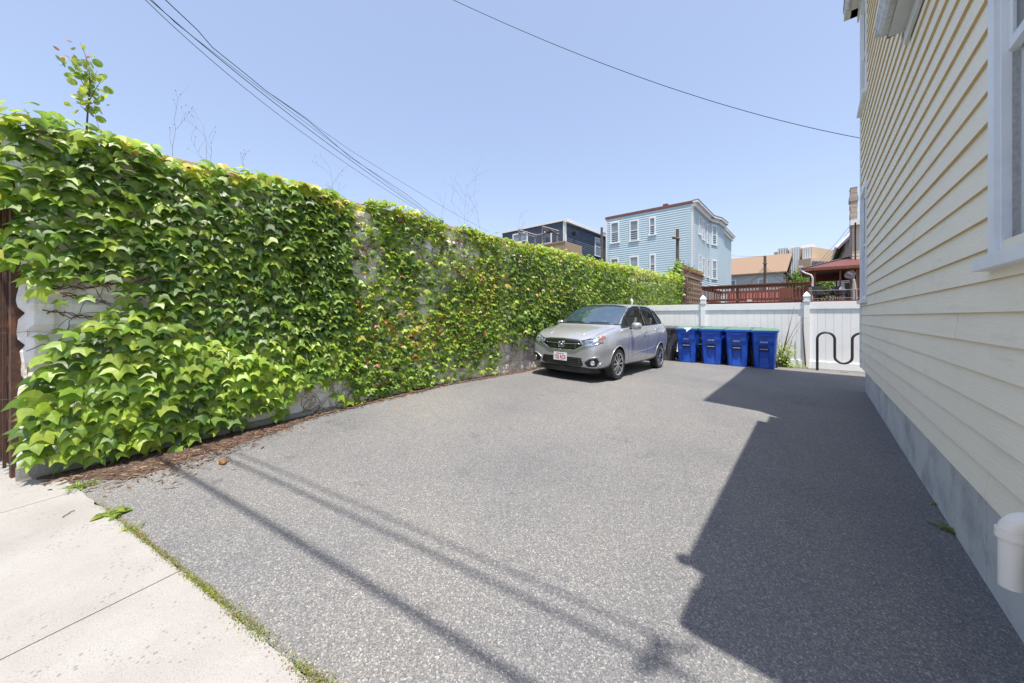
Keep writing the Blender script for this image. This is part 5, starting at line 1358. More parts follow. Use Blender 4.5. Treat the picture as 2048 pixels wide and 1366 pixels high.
mb = MB(); mb.box(dkx0, dkx1 - .1, YK - .045, YK - .002, zlo_ - .04, zlo_ + .08); mb.box(dkx0, dkx0 + .04, YK, YK + 5, zlo_ - .04, zlo_ + .08); mb.build('bottom_rail', M['wood_red'], deck)
mb = MB(); mb.box(dkx0, dkx1 + 4.6, YK + .001, YK + 9.5, zfl - .22, zfl); mb.build('floor', M['wood_red'], deck)
n = 34
for i in range(n):
    x = lerp(dkx0 + .06, dkx1 - .12, i / (n - 1)); big = i in (12, 33)
    mb = MB()
    if big: mb.box(x - .055, x + .055, YK + .005, YK + .115, zlo_ - 1.0, ztop - .052); mb.build('post', M['tanwood2'] if 'tanwood2' in M else M['wood_red'], deck)
    else: mb.box(x - .022, x + .022, YK - .07, YK - .046 + .012, zlo_ - .02, ztop - .06); mb.build('baluster', M['wood_red'], deck)
for i in range(14):
    y = YK + .25 + i * .34; mb = MB(); mb.box(dkx0 + .045, dkx0 + .08, y - .02, y + .02, zlo_ - .02, ztop - .06); mb.build('baluster', M['wood_red'], deck)
for i in range(20):
    x = lerp(dkx0 + .3, dkx1 - .2, i / 19); mb = MB(); mb.box(x - .02, x + .02, YK + 4.95, YK + 4.99, zlo_ - .02, ztop - .17); mb.build('baluster', M['wood_red'], deck)
p = onY(1572, 600, YK + 3); mb = MB(); mb.box(p.x - .28, p.x + .28, YK + 3, YK + 3.4, zfl, ztop - .05); mb.build('planter_post', M['wood_red'], deck)
mb = MB(); p = onY(1499, 601, YK - .1); mb.box(p.x - .1, p.x + .1, YK - .09, YK - .046, p.z - .05, p.z + .05); mb.build('junction_box', M['gutter'], deck)
mb = MB(); mb.box(dkx0 + .3, dkx0 + 4.3, YK + 5.3, YK + 5.36, zfl, onY(1500, 586, YK + 5.3).z); mb.build('privacy_panel', pm('pink', (.62, .26, .27), (.52, .2, .22), scale=3, rough=.7), deck, label='pink privacy panel behind the back railing')
mb = MB(); mb.box(dkx1 - .15, dkx1 + .05, YK + .2, YK + .9, zfl, ztop - .25); mb.build('bench', M['greywood'], deck)
# pavilion ------------------------------------------------------------------------------
YV2 = 24.6; pv_ = onY(1604, 538, YV2); zE2 = pv_.z; X0 = pv_.x; X1 = X0 + 5.6
pav = empty('pavilion', (X0 + 2, YV2 + 2, zfl), 'open pavilion with a red brown roof and posts beside the deck', 'pavilion')
ax = X0 + 2.75; ay = YV2 + 2.4; az = zE2 + .88
M['red_roof'] = pm('red_roof', (.14, .042, .036), (.12, .038, .034), scale=3, rough=.5, stretch=(1, 1, 1))
mb = MB(); mb.add([(X0, YV2, zE2), (X1, YV2, zE2), (X1, YV2 + 4.8, zE2), (X0, YV2 + 4.8, zE2), (ax, ay, az), (X1 - 2.2, ay, az)], [(0, 1, 5, 4), (0, 4, 3), (1, 2, 5), (3, 4, 5, 2)])
mb.build('roof', M['red_roof'], pav)
mb = MB(); mb.tube([(X0 - .03, YV2 - .03, zE2 + .02), (ax, ay, az + .03), (X1 - 2.2, ay, az + .03)], .04, 6); mb.build('roof_ridge', M['shingle'], pav)
mb = MB(); mb.box(X0 + .05, X1 - .05, YV2 + .05, YV2 + 4.75, zE2 - .07, zE2 - .02); mb.build('ceiling', pm('ceil', (.07, .045, .045), (.10, .07, .07), scale=6, stretch=(.3, 6, 1)), pav)
mb = MB(); mb.box(X0 - .04, X1, YV2 - .05, YV2 + .0, zE2 - .13, zE2 + .02); mb.box(X0 - .04, X0, YV2 + .001, YV2 + 4.8, zE2 - .13, zE2 + .02); mb.build('fascia', M['wood_red'], pav)
mb = MB(); mb.box(X0 + .3, X1, YV2 + 3.6, YV2 + 3.7, zE2 - .45, zE2 - .08); mb.build('beam', M['wood_red'], pav); mb = MB(); mb.box(X0 + .3, X1, YV2 + .3, YV2 + .4, zE2 - .16, zE2 - .08); mb.build('beam', M['wood_red'], pav)
for (px, Y, wd) in ((1628.5, YV2 + .35, .07), (1619, YV2 + 3.6, .07), (1680.5, YV2 + .2, .035), (1673, YV2 + 3.4, .03), (1718.5, YV2 + .35, .06)):
    p = onY(px, 600, Y); mb = MB(); mb.box(p.x - wd, p.x + wd, Y - wd, Y + wd, zfl + .001, zE2 - .165 if Y < YV2 + 1 else zE2 - .451); mb.build('post', M['wood_red'], pav)
mb = MB(); Yg = YV2 - .1; q = [onY(a, b_, Yg - .03) for a, b_ in ((1601, 536), (1602, 541), (1610, 546), (1622, 550), (1625, 556), (1625.5, 604))]
mb.tube(q, .045, 8); p = onY(1600.5, 534, Yg); mb.box(p.x - .06, p.x + .12, Yg - .14, YV2 + 4.8, p.z - .05, p.z + .05); mb.build('downspout', M['gutter'], pav)
# black metal railing right of the deck
YM = YK + .1; ra0 = onY(1600, 600, YM).x; ra1 = ra0 + 3.2; zt = onY(1660, 580.5, YM).z; zb_ = onY(1660, 601, YM).z
rl_ = empty('metal_railing', (ra0, YM, zb_), 'thin black metal railing between the deck and the cream house', 'railing')
mb = MB(); mb.tube([(ra0, YM, zt), (ra1, YM, zt)], .014, 5); mb.tube([(ra0, YM, zb_ + .1), (ra1, YM, zb_ + .1)], .012, 5); mb.build('rail', M['black_metal'], rl_)
for i in range(15): x = lerp(ra0 + .1, ra1, i / 14); mb = MB(); mb.tube([(x, YM, zb_ - .1), (x, YM, zt)], .009 if i % 4 else .016, 5); mb.build('bar', M['black_metal'], rl_)
mb = MB(); mb.box(ra0 + .1, ra1 + 1, YM - .2, YM + .02, zb_ - .18, zb_ - .02); mb.build('edge_board', M['wood_red'], rl_)
# chairs and grill under the pavilion
M['chair'] = pm('chair_weave', (.03, .03, .034), rough=.95, spec=.1, scale=30)
def chair(px, Y, rz, label):
    p = onY(px, 600, Y); o = empty('patio_chair', (0, 0, 0), label, 'chair', 'dark patio chairs under the pavilion')
    mb = MB(); mb.box(-.27, .27, -.25, .25, .38, .42); mb.build('seat', M['chair'], o)
    mb = MB(); mb.add([(-.27, .25, .40), (.27, .25, .40), (.27, .46, .98), (-.27, .46, .98), (-.27, .28, .40), (.27, .28, .40), (.27, .49, .98), (-.27, .49, .98)], [(0, 1, 2, 3), (4, 7, 6, 5), (0, 4, 5, 1), (3, 2, 6, 7), (0, 3, 7, 4), (1, 5, 6, 2)]); mb.build('backrest', M['chair'], o)
    for s in (-1, 1):
        for t in (-1, 1): mb = MB(); mb.tube([(s * .25, t * .23, 0), (s * .25, t * .21, .39)], .02, 5); mb.build('leg', M['chair'], o)
        mb = MB(); mb.tube([(s * .29, -.24, .0), (s * .29, -.25, .62), (s * .29, .3, .64)], .02, 5); mb.build('armrest', M['chair'], o)
    o.scale = (.85, .85, .78); o.location = (p.x, Y, zfl + .002); o.rotation_euler = (0, 0, rz)
chair(1641, 22.6, R(20), 'dark patio chair nearest the white downspout'); chair(1655, 23.3, R(-60), 'dark patio chair in the middle, turned sideways'); chair(1686, 23.2, R(80), 'dark patio chair right of the round grill')
p = onY(1675, 585, 24); gr = empty('kettle_grill', (p.x, 24, zfl), 'round dark kettle grill under the pavilion', 'grill')
zc_ = onY(1675, 582, 24).z
mb = MB(); mb.lathe([(0, -.27), (.18, -.22), (.30, -.05), (.32, 0), (.30, .08), (.2, .2), (.0, .26)], (p.x, 24, zc_), n=20); mb.build('kettle', pm('kettle', (.10, .12, .15), rough=.3), gr, smooth=True)
for k in range(3): a = k * 2.09; mb = MB(); mb.tube([(p.x + .15 * math.cos(a), 24 + .15 * math.sin(a), zc_ - .2), (p.x + .32 * math.cos(a), 24 + .32 * math.sin(a), zfl)], .018, 5); mb.build('leg', M['black_metal'], gr)
# folded umbrella
p = onY(1708, 600, 23.2); um = empty('folded_umbrella', (p.x, 23.2, zfl), 'folded grey patio umbrella in front of the striped siding', 'umbrella')
zt = onY(1708, 556, 23.2).z; mb = MB(); mb.tube([(p.x, 23.2, zfl), (p.x, 23.2, zt + .1)], .02, 6); mb.build('pole', M['greywood'], um)
mb = MB(); mb.lathe([(.03, 0), (.13, .15), (.10, .7), (.05, 1.15), (0, 1.25)], (p.x, 23.2, zt - 1.25), n=9); mb.build('canopy', pm('canvas', (.34, .32, .30), (.25, .24, .23), scale=9), um)
# tree behind -------------------------------------------------------------------------------
def tree(px, pt, D, rad, label, seed, gx=0):
    rs = random.Random(seed); top = P(px, pt, D); o = empty('yard_tree', (top.x, top.y, 0), label, 'tree')
    zc = top.z - rad; V_, F_, C_ = [], [], []; mb = MB(); mb.tube([(top.x, top.y, 0), (top.x + .1, top.y, zc * .5), (top.x, top.y, zc)], [.16, .12, .07], 8)
    cl = []
    for _ in range(34):
        v = Vector((rs.gauss(0, 1), rs.gauss(0, 1), rs.gauss(0, .9))); v.normalize(); c = Vector((top.x, top.y, zc - rad * .2)) + v * rad * rs.uniform(.3, .95); c.z -= .1; cl.append((c, rs.uniform(.25, .5) * rad)); 
        mb.tube([(top.x, top.y, zc * .6 + rs.uniform(0, .3) * zc * .5), c], [.05, .01], 4)
    for c, r in cl:
        for _ in range(150):
            v = Vector((rs.gauss(0, 1), rs.gauss(0, 1), rs.gauss(0, .8))) * r * .55; rnd_leaf(V_, F_, C_, c + v, Vector((rs.gauss(0, 1), rs.gauss(0, 1), 1)), Vector((rs.gauss(0, 1), rs.gauss(0, 1), -.5)), rs.uniform(.10, .17), rs.choice([(.06, .13, .025), (.09, .18, .03), (.13, .22, .04), (.045, .10, .02)]))
    mb.build('trunk', M['old_pole'], o); leaf_mesh('crown', V_, F_, C_, M['leaf'], o)
tree(1637, 520, 37, 2.1, 'leafy green tree rising behind the pavilion roof', 5)
tree(1604, 532, 41, 1.6, 'smaller green tree left of the white downspout', 6)

# ------------------------------------------------------------ silver hatchback
M['paint'] = pm('silver_paint', (.46, .47, .50), (.44, .45, .48), scale=2, rough=.30, metal=.55, coat=1.0)
M['car_black'] = pm('car_black', (.012, .012, .014), rough=.35, scale=20)
M['gloss_black'] = pm('gloss_black', (.012, .013, .016), rough=.08, scale=20, coat=1.0)
M['chrome'] = pm('chrome', (.75, .76, .78), rough=.12, metal=1.0)
M['rim'] = pm('rim_metal', (.62, .63, .65), rough=.22, metal=.9)
M['rim_dark'] = pm('rim_dark', (.05, .05, .055), rough=.4, metal=.4)
M['rubber'] = pm('rubber', (.022, .022, .024), (.035, .034, .033), scale=30, rough=.85, bump=.2)
M['beige'] = pm('seat_cloth', (.50, .45, .36), (.42, .38, .30), scale=20, rough=.9)
M['red_lens'] = pm('red_lens', (.30, .008, .02), rough=.1, coat=1.0)
M['amber'] = pm('amber_lens', (.38, .10, .03), rough=.12, coat=1.0)
M['plate'] = pm('plate_white', (.75, .76, .78), rough=.4)
M['plate_red'] = pm('plate_red', (.50, .03, .03), rough=.4)
M['plate_blue'] = pm('plate_blue', (.05, .12, .35), rough=.4)
def lamp_mat():
    m, nt, b = nodes('headlamp'); co = coords(nt); v = N(nt, 'TexVoronoi', Scale=22.0); nt.links.new(co, v.inputs['Vector'])
    r = ramp(nt, v.outputs['Distance'], [(.1, (.75, .80, .88)), (.5, (.30, .36, .46)), (.8, (.08, .10, .14))]); nt.links.new(r.outputs[0], b.inputs['Base Color'])
    b.inputs['Metallic'].default_value = .6; b.inputs['Roughness'].default_value = .18; b.inputs['Coat Weight'].default_value = 1.0; return m
M['headlamp'] = lamp_mat()
def autoglass(name, tint, fac, ior=1.75):
    m, nt, b = nodes(name); b.inputs['Base Color'].default_value = c4(tint); b.inputs['Roughness'].default_value = .01; b.inputs['IOR'].default_value = ior; b.inputs['Specular IOR Level'].default_value = 1.0
    co = coords(nt); nz = N(nt, 'TexNoise', Scale=3.0); nt.links.new(co, nz.inputs['Vector']); rp = ramp(nt, nz.outputs['Fac'], [(.3, tint), (.7, tuple(c * 1.2 for c in tint))]); nt.links.new(rp.outputs[0], b.inputs['Base Color'])
    tr = nt.nodes.new('ShaderNodeBsdfTransparent'); tr.inputs[0].default_value = (.78, .86, .86, 1)
    mx = nt.nodes.new('ShaderNodeMixShader'); mx.inputs[0].default_value = fac
    nt.links.new(tr.outputs[0], mx.inputs[1]); nt.links.new(b.outputs[0], mx.inputs[2]); nt.links.new(mx.outputs[0], nt.nodes['Material Output'].inputs[0]); return m
M['wscreen'] = autoglass('windscreen', (.03, .06, .09), .82, 2.4); M['sglass'] = autoglass('side_glass', (.02, .03, .035), .30)

ST = [  # s, zb, belt, wl, wm, wb, wt, zr
    (0.00, .30, .68, .55, .59, .50, .28, .72), (.05, .235, .73, .68, .715, .64, .42, .78), (.15, .20, .785, .75, .785, .73, .52, .85), (.34, .19, .865, .80, .833, .785, .58, .925),
    (.60, .19, .93, .815, .848, .80, .61, .985), (.82, .19, .965, .815, .848, .80, .64, 1.035), (1.04, .19, .98, .815, .848, .80, .655, 1.165), (1.40, .19, .995, .815, .848, .80, .64, 1.365),
    (1.76, .19, 1.01, .815, .848, .80, .625, 1.505), (2.25, .19, 1.03, .815, .848, .80, .62, 1.56), (2.8, .19, 1.05, .815, .848, .80, .61, 1.57), (3.25, .20, 1.075, .815, .848, .80, .59, 1.55),
    (3.6, .22, 1.09, .805, .84, .79, .56, 1.50), (3.85, .24, 1.08, .78, .82, .77, .54, 1.38), (4.0, .26, 1.02, .74, .79, .74, .52, 1.14), (4.06, .30, .92, .66, .73, .68, .46, .97), (4.09, .36, .80, .5, .6, .52, .3, .83)]
def sec(st):
    s, zb, zbt, wl, wm, wb, wt, zr = st
    h = [(0, zb), (.7 * wl, zb), (wl, zb + .05), (wl + .012, lerp(zb, zbt, .28)), (wm, lerp(zb, zbt, .55)), (wm - .004, lerp(zb, zbt, .78)), (wb, zbt - .01), (wb - .035, zbt + .018)]
    top = max(zr - .055, zbt + .035)
    h += [(lerp(wb - .035, wt, .40), lerp(zbt + .018, top, .42)), (lerp(wb - .035, wt, .82), lerp(zbt + .018, top, .84)), (wt - .02, lerp(top, zr, .45)), (wt * .66, lerp(top, zr, .84)), (0, zr)]
    full = h + [(-x, z) for x, z in h[-2:0:-1]]
    return [(x, s, z) for x, z in full]
me = bpy.data.meshes.new('tmp'); vs = [p for st in ST for p in sec(st)]; n = len(sec(ST[0]))
fs = [(i * n + k, i * n + (k + 1) % n, (i + 1) * n + (k + 1) % n, (i + 1) * n + k) for i in range(len(ST) - 1) for k in range(n)]
bmx = bmesh.new(); bv = [bmx.verts.new(v) for v in vs]
for f in fs: bmx.faces.new([bv[i] for i in f])
for base in (0, (len(ST) - 1) * n):   # caps as quads across
    for k in range(n // 2):
        a, b_, c, d = k, k + 1, n - k - 1, (n - k) % n
        q = [bv[base + i] for i in (a, b_, c, d)]; q2 = []
        for v in q:
            if v not in q2: q2.append(v)
        if len(q2) > 2: bmx.faces.new(q2)
bmesh.ops.recalc_face_normals(bmx, faces=bmx.faces); bmx.to_mesh(me); bmx.free()
ot = bpy.data.objects.new('tmp', me); COL.objects.link(ot); md = ot.modifiers.new('s', 'SUBSURF'); md.levels = 3; md.render_levels = 3
dg = bpy.context.evaluated_depsgraph_get(); mfine = bpy.data.meshes.new_from_object(ot.evaluated_get(dg)); bpy.data.objects.remove(ot)
bmx = bmesh.new(); bmx.from_mesh(mfine); bmesh.ops.recalc_face_normals(bmx, faces=bmx.faces); CARB = BVHTree.FromBMesh(bmx)
car = empty('parked_car', (0, 0, 0), 'silver hatchback parked facing the street beside the ivy wall', 'car')
GL = {'quarter': [(1.03, .995), (1.40, 1.02), (1.385, 1.25)], 'front': [(1.46, 1.03), (1.445, 1.285), (1.72, 1.415), (2.0, 1.475), (2.27, 1.49), (2.33, 1.055)],
      'rear': [(2.43, 1.06), (2.38, 1.495), (2.80, 1.495), (3.08, 1.465), (3.22, 1.095)], 'back': [(3.30, 1.105), (3.18, 1.45), (3.44, 1.395), (3.64, 1.20), (3.56, 1.115)]}
WSC = [(-.72, 1.06), (.72, 1.06), (.625, 1.41), (.57, 1.455), (.3, 1.48), (-.3, 1.48), (-.57, 1.455), (-.625, 1.41)]
WH = [(.80, .30), (3.33, .30)]
dele = []
for f in bmx.faces:
    c = f.calc_center_median(); nn = f.normal
    if abs(nn.x) > .45 and any(inpoly(c.y, c.z, g) for g in GL.values()) : dele.append(f); continue
    if nn.y < -.22 and c.y < 2 and c.y > .75 and inpoly(c.x, c.z, WSC): dele.append(f); continue
    if abs(c.x) > .60 and any(math.hypot(c.y - a, c.z - b_) < .345 for a, b_ in WH): dele.append(f); continue
bmesh.ops.delete(bmx, geom=dele, context='FACES')
me = bpy.data.meshes.new('body'); bmx.to_mesh(me); bmx.free(); me.materials.append(M['paint']); me.polygons.foreach_set('use_smooth', [True] * len(me.polygons))
body = bpy.data.objects.new('body', me); COL.objects.link(body); body.parent = car
DIRS = {'front': (Vector((0, 1, 0)), lambda a, b_: Vector((a, -2, b_))), 'left': (Vector((-1, 0, 0)), lambda a, b_: Vector((3, a, b_))), 'right': (Vector((1, 0, 0)), lambda a, b_: Vector((-3, a, b_))), 'top': (Vector((0, 0, -1)), lambda a, b_: Vector((a, b_, 4)))}
def hitp(side, a, b_, off):
    d, f = DIRS[side]; o = f(a, b_); loc, nn, _i, _d = CARB.ray_cast(o, d)
    if loc is None:
        loc, nn, _i, _d = CARB.find_nearest(o + d * 2.2)
    if nn.dot(d) > 0: nn = -nn
    return loc + nn * off
def patch(poly, side, off, name, mat, parent, res=.04, label=None):
    b = bmesh.new(); vs = [b.verts.new((x, y, 0)) for x, y in poly]; b.faces.new(vs)
    bmesh.ops.triangulate(b, faces=b.faces)
    for _ in range(5):
        lg = [e for e in b.edges if e.calc_length() > res]
        if not lg: break
        bmesh.ops.subdivide_edges(b, edges=lg, cuts=1); bmesh.ops.triangulate(b, faces=[f for f in b.faces if len(f.verts) > 3])
    for v in b.verts: v.co = hitp(side, v.co.x, v.co.y, off)
    me = bpy.data.meshes.new(name); bmesh.ops.recalc_face_normals(b, faces=b.faces)
    d = DIRS[side][0]; sm = sum((f.normal.dot(d) for f in b.faces))
    if sm > 0: bmesh.ops.reverse_faces(b, faces=b.faces)
    b.to_mesh(me); b.free(); me.materials.append(mat); me.polygons.foreach_set('use_smooth', [True] * len(me.polygons))
    o = bpy.data.objects.new(name, me); COL.objects.link(o); o.parent = parent; return tag(o, label)
def strip(pts, side, r, name, mat, parent, off=0, dens=.05):
    q = []
    for (a, b_) in zip(pts, pts[1:]):
        k = max(1, int(math.hypot(b_[0] - a[0], b_[1] - a[1]) / dens))
        for i in range(k): q.append(hitp(side, lerp(a[0], b_[0], i / k), lerp(a[1], b_[1], i / k), off))
    q.append(hitp(side, *pts[-1], off)); mb = MB(); mb.tube(q, r, 6); return mb.build(name, mat, parent, smooth=True)
wsn = patch(WSC, 'front', -.004, 'windshield', M['wscreen'], car)
strip(WSC + [WSC[0]], 'front', .014, 'seal', M['car_black'], wsn)
for side in ('left', 'right'):
    sg = 1 if side == 'left' else -1
    for k, g in GL.items():
        o = patch(g, side, -.006, 'side_window', M['sglass'], car); strip(g + [g[0]], side, .011, 'seal', M['car_black'], o)
    patch([(2.335, 1.05), (2.275, 1.49), (2.378, 1.495), (2.425, 1.055)], side, .004, 'door_pillar', M['gloss_black'], car)
    patch([(1.405, 1.02), (1.39, 1.25), (1.44, 1.285), (1.455, 1.03)], side, .004, 'door_pillar', M['car_black'], car)
    # shut lines
    for pl in ([(1.33, .985), (1.27, .80), (1.25, .60), (1.32, .32), (1.38, .275)], [(2.37, 1.05), (2.385, .80), (2.36, .275)], [(3.24, 1.09), (3.20, .95), (3.14, .75), (3.02, .60), (2.93, .42), (2.90, .275)], [(1.38, .275), (2.0, .272), (2.90, .275)]):
        strip(pl, side, .0045, 'shut_line', M['car_black'], body, off=-.002)
    strip([(1.42, .765), (1.75, .84), (2.4, .91), (3.2, .985), (3.75, 1.02)], side, .010, 'body_crease', M['paint'], body, off=-.005)
    strip([(1.35, .42), (1.9, .50), (2.5, .52), (2.9, .58)], side, .012, 'body_crease', M['paint'], body, off=-.007)
    for a, z in ((2.17, .905), (3.02, .975)):
        p = hitp(side, a, z, .0); mb = MB(); mb.tube([p + Vector((0, -.09, -.008)), p + Vector((sg * .03, -.06, 0)), p + Vector((sg * .03, .06, .01)), p + Vector((0, .09, .012))], .013, 8); mb.build('door_handle', M['chrome'], car, smooth=True)
    hd = [(.40, .735), (.41, .675), (.56, .665), (.68, .69), (.755, .745), (.775, .81), (.768, .852), (.70, .835), (.58, .785), (.48, .752)]
    hl = patch([(sg * a, b_) for a, b_ in hd], 'front', .008, 'headlight', M['headlamp'], car, res=.03)
    patch([(sg * a, b_) for a, b_ in [(.715, .735), (.765, .80), (.765, .842), (.735, .82), (.705, .78)]], 'front', .013, 'turn_signal', M['amber'], hl, res=.03)
    patch([(sg * a, b_) for a, b_ in [(.40, .74), (.48, .757), (.58, .79), (.58, .778), (.48, .745), (.41, .728)]], 'front', .012, 'dark_brow', M['car_black'], hl, res=.03)
    for a in (.52, .61): p = hitp('front', sg * a, .715, .012); mb = MB(); mb.lathe([(0, -.01), (.026, -.008), (.034, 0)], tuple(p), axis=(sg * .3, -1, 0), n=14); mb.build('reflector', M['chrome'], hl, smooth=True)
    strip([(sg * .77, .735), (sg * .66, .672), (sg * .44, .645), (sg * .36, .60), (sg * .29, .562), (0, .556)], 'front', .012, 'chrome_strip', M['chrome'], car, off=.006)
    fg = patch([(sg * a, b_) for a, b_ in [(.50, .345), (.60, .415), (.72, .435), (.745, .38), (.70, .285), (.56, .27)]], 'front', .006, 'fog_light_bezel', M['car_black'], car, res=.03)
    p = hitp('front', sg * .655, .35, .01); mb = MB(); mb.lathe([(.042, -.012), (.046, .0), (.040, .010), (.030, .004), (0, .002)], tuple(p), axis=(sg * .35, -1, 0), n=18); mb.build('fog_lamp', M['chrome'], fg, smooth=True)
    strip([(sg * .745, .462), (sg * .60, .440), (sg * .47, .355), (sg * .53, .262), (sg * .70, .262), (sg * .765, .36)], 'front', .013, 'bumper_ridge', M['paint'], body, off=.0)
    patch([(3.72, 1.10), (3.83, 1.12), (3.97, .98), (4.03, .82), (3.96, .80), (3.86, .93)], side, .006, 'tail_light', M['red_lens'], car)
    # mirror
    p = Vector((sg * .93, 1.40, 1.045)); mb = MB(); mb.tube([Vector((sg * .78, 1.43, .99)), Vector((sg * .87, 1.41, 1.01))], .022, 8); mb.build('mirror_arm', M['car_black'], car, smooth=True)
    vs_ = []; rings = [(-.07, .035, .03), (-.055, .075, .055), (0, .105, .075), (.05, .10, .078), (.06, .09, .07)]; mb = MB(); nn_ = 14
    for (yy, rx_, rz_) in rings:
        for q in range(nn_): t = 2 * math.pi * q / nn_; vs_.append(p + Vector((rx_ * (abs(math.cos(t)) ** .7) * math.copysign(1, math.cos(t)), yy + .0 - .25 * 0, rz_ * (abs(math.sin(t)) ** .7) * math.copysign(1, math.sin(t)))))
    mb.add(vs_, [(i * nn_ + q, i * nn_ + (q + 1) % nn_, (i + 1) * nn_ + (q + 1) % nn_, (i + 1) * nn_ + q) for i in range(4) for q in range(nn_)] + [tuple(range(nn_)), tuple(range(4 * nn_, 5 * nn_))])
    mb.build('side_mirror', M['paint'], car, smooth=True, auto=50)
    # arches, wells, wheels
    for (a, z) in WH:
        pts = [];
        for i in range(-3, 34):
            t = R(-10 + i * 6.1)
            y_, z_ = a + .352 * math.cos(t), z + .352 * math.sin(t)
            if z_ < .20: continue
            pts.append(hitp(side, y_, z_, -.004))
        mb = MB(); mb.tube(pts, .014, 6); mb.build('arch_lip', M['paint'], body, smooth=True)
        mb = MB(); ang = [R(-18 + 216 * i / 20) for i in range(21)]
        v = [(sg * x, a + .362 * math.cos(t), z + .362 * math.sin(t)) for x in (.815, .50) for t in ang]; mb.add(v, [(i, i + 1, 21 + i + 1, 21 + i) for i in range(20)]); mb.add([(sg * .50, a + .362 * math.cos(t), z + .362 * math.sin(t)) for t in ang], [tuple(range(21))])
        mb.build('wheel_well', M['car_black'], body)
        c = (sg * .745, a, z - .002); w_ = empty('wheel', (0, 0, 0)); w_.parent = car; w_['label'] = 'alloy wheel with a grey tyre'; del w_['label']
        mb = MB(); mb.lathe([(.215, -.085), (.25, -.092), (.285, -.09), (.302, -.072), (.304, 0), (.302, .072), (.285, .09), (.25, .094), (.215, .088)], c, axis=(sg, 0, 0), n=40); mb.lathe([(.215, -.085), (.215, .088)], c, axis=(sg, 0, 0), n=40); mb.build('tyre', M['rubber'], w_, smooth=True, auto=35)
        mb = MB(); mb.lathe([(0, .02), (.2, .02), (.205, .075), (.216, .082), (.219, .089), (.210, .088), (.200, .07)], c, axis=(sg, 0, 0), n=40); mb.build('rim', M['rim_dark'], w_, smooth=True, auto=35)
        mb = MB(); mb.lathe([(.204, .0755), (.222, .092), (.214, .094), (.198, .08)], c, axis=(sg, 0, 0), n=40); mb.lathe([(0, .085), (.028, .083), (.034, .07)], c, axis=(sg, 0, 0), n=16)
        C = Vector(c); ax_ = Vector((sg, 0, 0))
        for k in range(10):
            t = 2 * math.pi * (k // 2) / 5 + (.20 if k % 2 else -.20) + .3
            t2 = 2 * math.pi * (k // 2) / 5 + (.36 if k % 2 else -.36) * .85 + .3
            d1 = Vector((0, math.cos(t), math.sin(t))); d2 = Vector((0, math.cos(t2), math.sin(t2))); s1 = Vector((0, -math.sin(t), math.cos(t)))
            v = [C + ax_ * .078 + d1 * .03 - s1 * .011, C + ax_ * .078 + d1 * .03 + s1 * .011, C + ax_ * .083 + d2 * .206 + s1 * .016, C + ax_ * .083 + d2 * .206 - s1 * .016]; v += [q - ax_ * .02 for q in v]
            mb.add(v, [(0, 1, 2, 3), (4, 7, 6, 5), (0, 4, 5, 1), (1, 5, 6, 2), (3, 2, 6, 7), (0, 3, 7, 4)])
        mb.build('spokes', M['rim'], w_)
    strip([(sg * .62, .22), (sg * .665, .42), (sg * .70, .70), (sg * .71, .84)], 'top', .004, 'shut_line', M['car_black'], body, off=-.001)
    strip([(sg * .36, .16), (sg * .46, .45), (sg * .56, .78)], 'top', .012, 'hood_crease', M['paint'], body, off=-.006)
# front details
gp = [(-.46, .742), (-.3, .762), (0, .77), (.3, .762), (.46, .742), (.45, .665), (.36, .605), (.29, .572), (-.29, .572), (-.36, .605), (-.45, .665)]
gr_ = patch(gp, 'front', .007, 'grille', M['gloss_black'], car, res=.03)
for z in (.60, .625, .65): strip([(-.33, z), (.33, z)], 'front', .004, 'grille_bar', M['rim_dark'], gr_, off=.010)
strip([(-.42, .735), (-.3, .748), (0, .755), (.3, .748), (.42, .735)], 'front', .006, 'grille_bar', M['chrome'], gr_, off=.012)
strip([(-.40, .685), (-.2, .675), (.2, .675), (.40, .685)], 'front', .006, 'grille_bar', M['rim'], gr_, off=.012)
yE = min(hitp('front', x, z, 0).y for x in (-.05, 0, .05) for z in (.62, .66, .70)) - .022
mb = MB(); ring = [(-.058, .712), (.058, .712), (.066, .66), (.052, .605), (-.052, .605), (-.066, .66), (-.058, .712)]
mb.tube([(x, yE, z) for x, z in ring], .0065, 6)
mb.tube([(-.036, yE, .704), (-.024, yE, .612)], .0085, 6); mb.tube([(.036, yE, .704), (.024, yE, .612)], .0085, 6); mb.box(-.028, .028, yE - .007, yE + .005, .646, .662)
mb.build('badge', M['chrome'], gr_, smooth=True)
li = patch([(-.43, .425), (.43, .425), (.47, .30), (.42, .268), (-.42, .268), (-.47, .30)], 'front', .006, 'lower_intake', M['car_black'], car, res=.04)
for z in (.30, .335, .37, .40): strip([(-.42, z), (.42, z)], 'front', .004, 'grille_bar', M['rim_dark'], li, off=.009)
mb = MB(); pr = [(-.66, .32), (-.58, .12), (-.40, .035), (0, .0), (.40, .035), (.58, .12), (.66, .32), (.66, .6), (-.66, .6)]; mb.prism([(a, b_) for a, b_ in pr], .14, .235, 'z'); mb.build('bumper_lip', M['car_black'], car, bevel=.01)
yP_ = min(hitp('front', -.02 + x, z, 0).y for x in (-.15, 0, .15) for z in (.36, .42, .50)) - .022
mb = MB(); mb.box(-.172, .133, yP_, yP_ + .006, .345, .497); pl_ = mb.build('license_plate', M['plate'], car, bevel=.002)
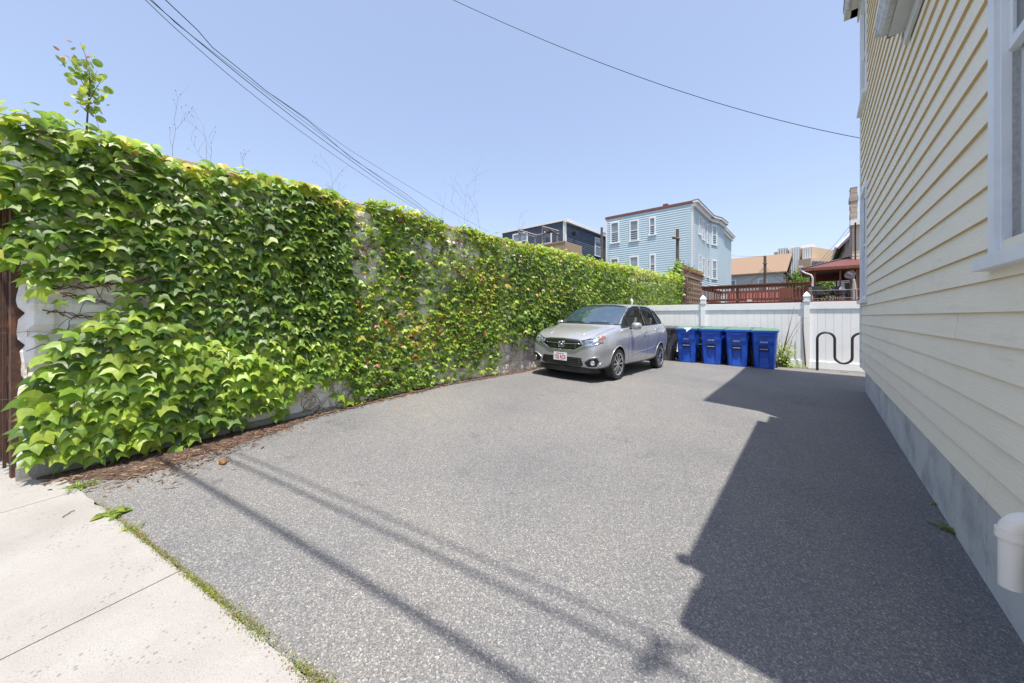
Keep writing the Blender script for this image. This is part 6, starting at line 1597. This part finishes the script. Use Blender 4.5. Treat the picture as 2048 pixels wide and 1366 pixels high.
def text(body, size, loc, mat, parent, name, off=0.0, sx=1):
    cu = bpy.data.curves.new('t', 'FONT'); cu.body = body; cu.size = size; cu.align_x = 'CENTER'; cu.offset = off
    to = bpy.data.objects.new('t', cu); COL.objects.link(to); dg = bpy.context.evaluated_depsgraph_get(); me = bpy.data.meshes.new_from_object(to.evaluated_get(dg)); bpy.data.objects.remove(to); me.materials.append(mat)
    o = bpy.data.objects.new(name, me); COL.objects.link(o); o.parent = parent; o.rotation_euler = (R(90), 0, 0); o.location = loc; o.scale = (sx, 1, 1); return o
text('735 RC5', .098, (-.0195, yP_ - .003, .379), M['plate_red'], pl_, 'plate_number', .0022, .72)
text('Massachusetts', .030, (-.0195, yP_ - .003, .470), M['plate_blue'], pl_, 'plate_state', .001)
text('The Spirit of America', .016, (-.0195, yP_ - .003, .354), M['plate_blue'], pl_, 'plate_motto')
for a in ((-.45, -.02), (.12, .55)):
    q = [hitp('front', lerp(a[0], a[1], t), 1.075 + .012 * math.sin(t * 3), .015) for t in (0, .25, .5, .75, 1)]; mb = MB(); mb.tube(q, .009, 5); mb.build('wiper', M['car_black'], car)
mb = MB(); p = hitp('front', .38, 1.11, -.02); mb.box(.33, .45, p.y + .02, p.y + .03, 1.085, 1.125); mb.build('dash_card', M['plate'], car)
# cabin
mb = MB(); mb.box(-.70, .70, 1.30, 3.7, .45, .50); mb.box(-.70, .70, 1.15, 1.50, .51, .99); mb.build('dashboard', M['car_black'], car)
for x, y in ((-.36, 2.0), (.36, 2.0), (-.36, 2.95), (.36, 2.95)):
    mb = MB(); mb.box(x - .24, x + .24, y - .25, y + .25, .52, .70); mb.obox((x, y + .22, .68), (1, 0, 0), Vector((0, .25, 1)).normalized(), (0, -1, 0), -.23, .23, 0, .58, -.06, .07); mb.obox((x, y + .37, 1.27), (1, 0, 0), (0, .1, 1), (0, -1, 0), -.12, .12, 0, .15, -.04, .05)
    mb.build('seat', M['beige'], car, bevel=.03)
mb = MB(); mb.lathe([(.18 + .014 * math.cos(t), .014 * math.sin(t)) for t in [2 * math.pi * i / 8 for i in range(8)]], (.36, 1.62, .93), axis=(0, -.9, .4), n=24, close=True); mb.build('steering_wheel', M['car_black'], car, smooth=True)
car.scale = (1.03, 1.03, 1.05); car.location = (-3.895, 6.085, zg(-3.2, 6.9) + .05); car.rotation_euler = (-.026, .022, 0)
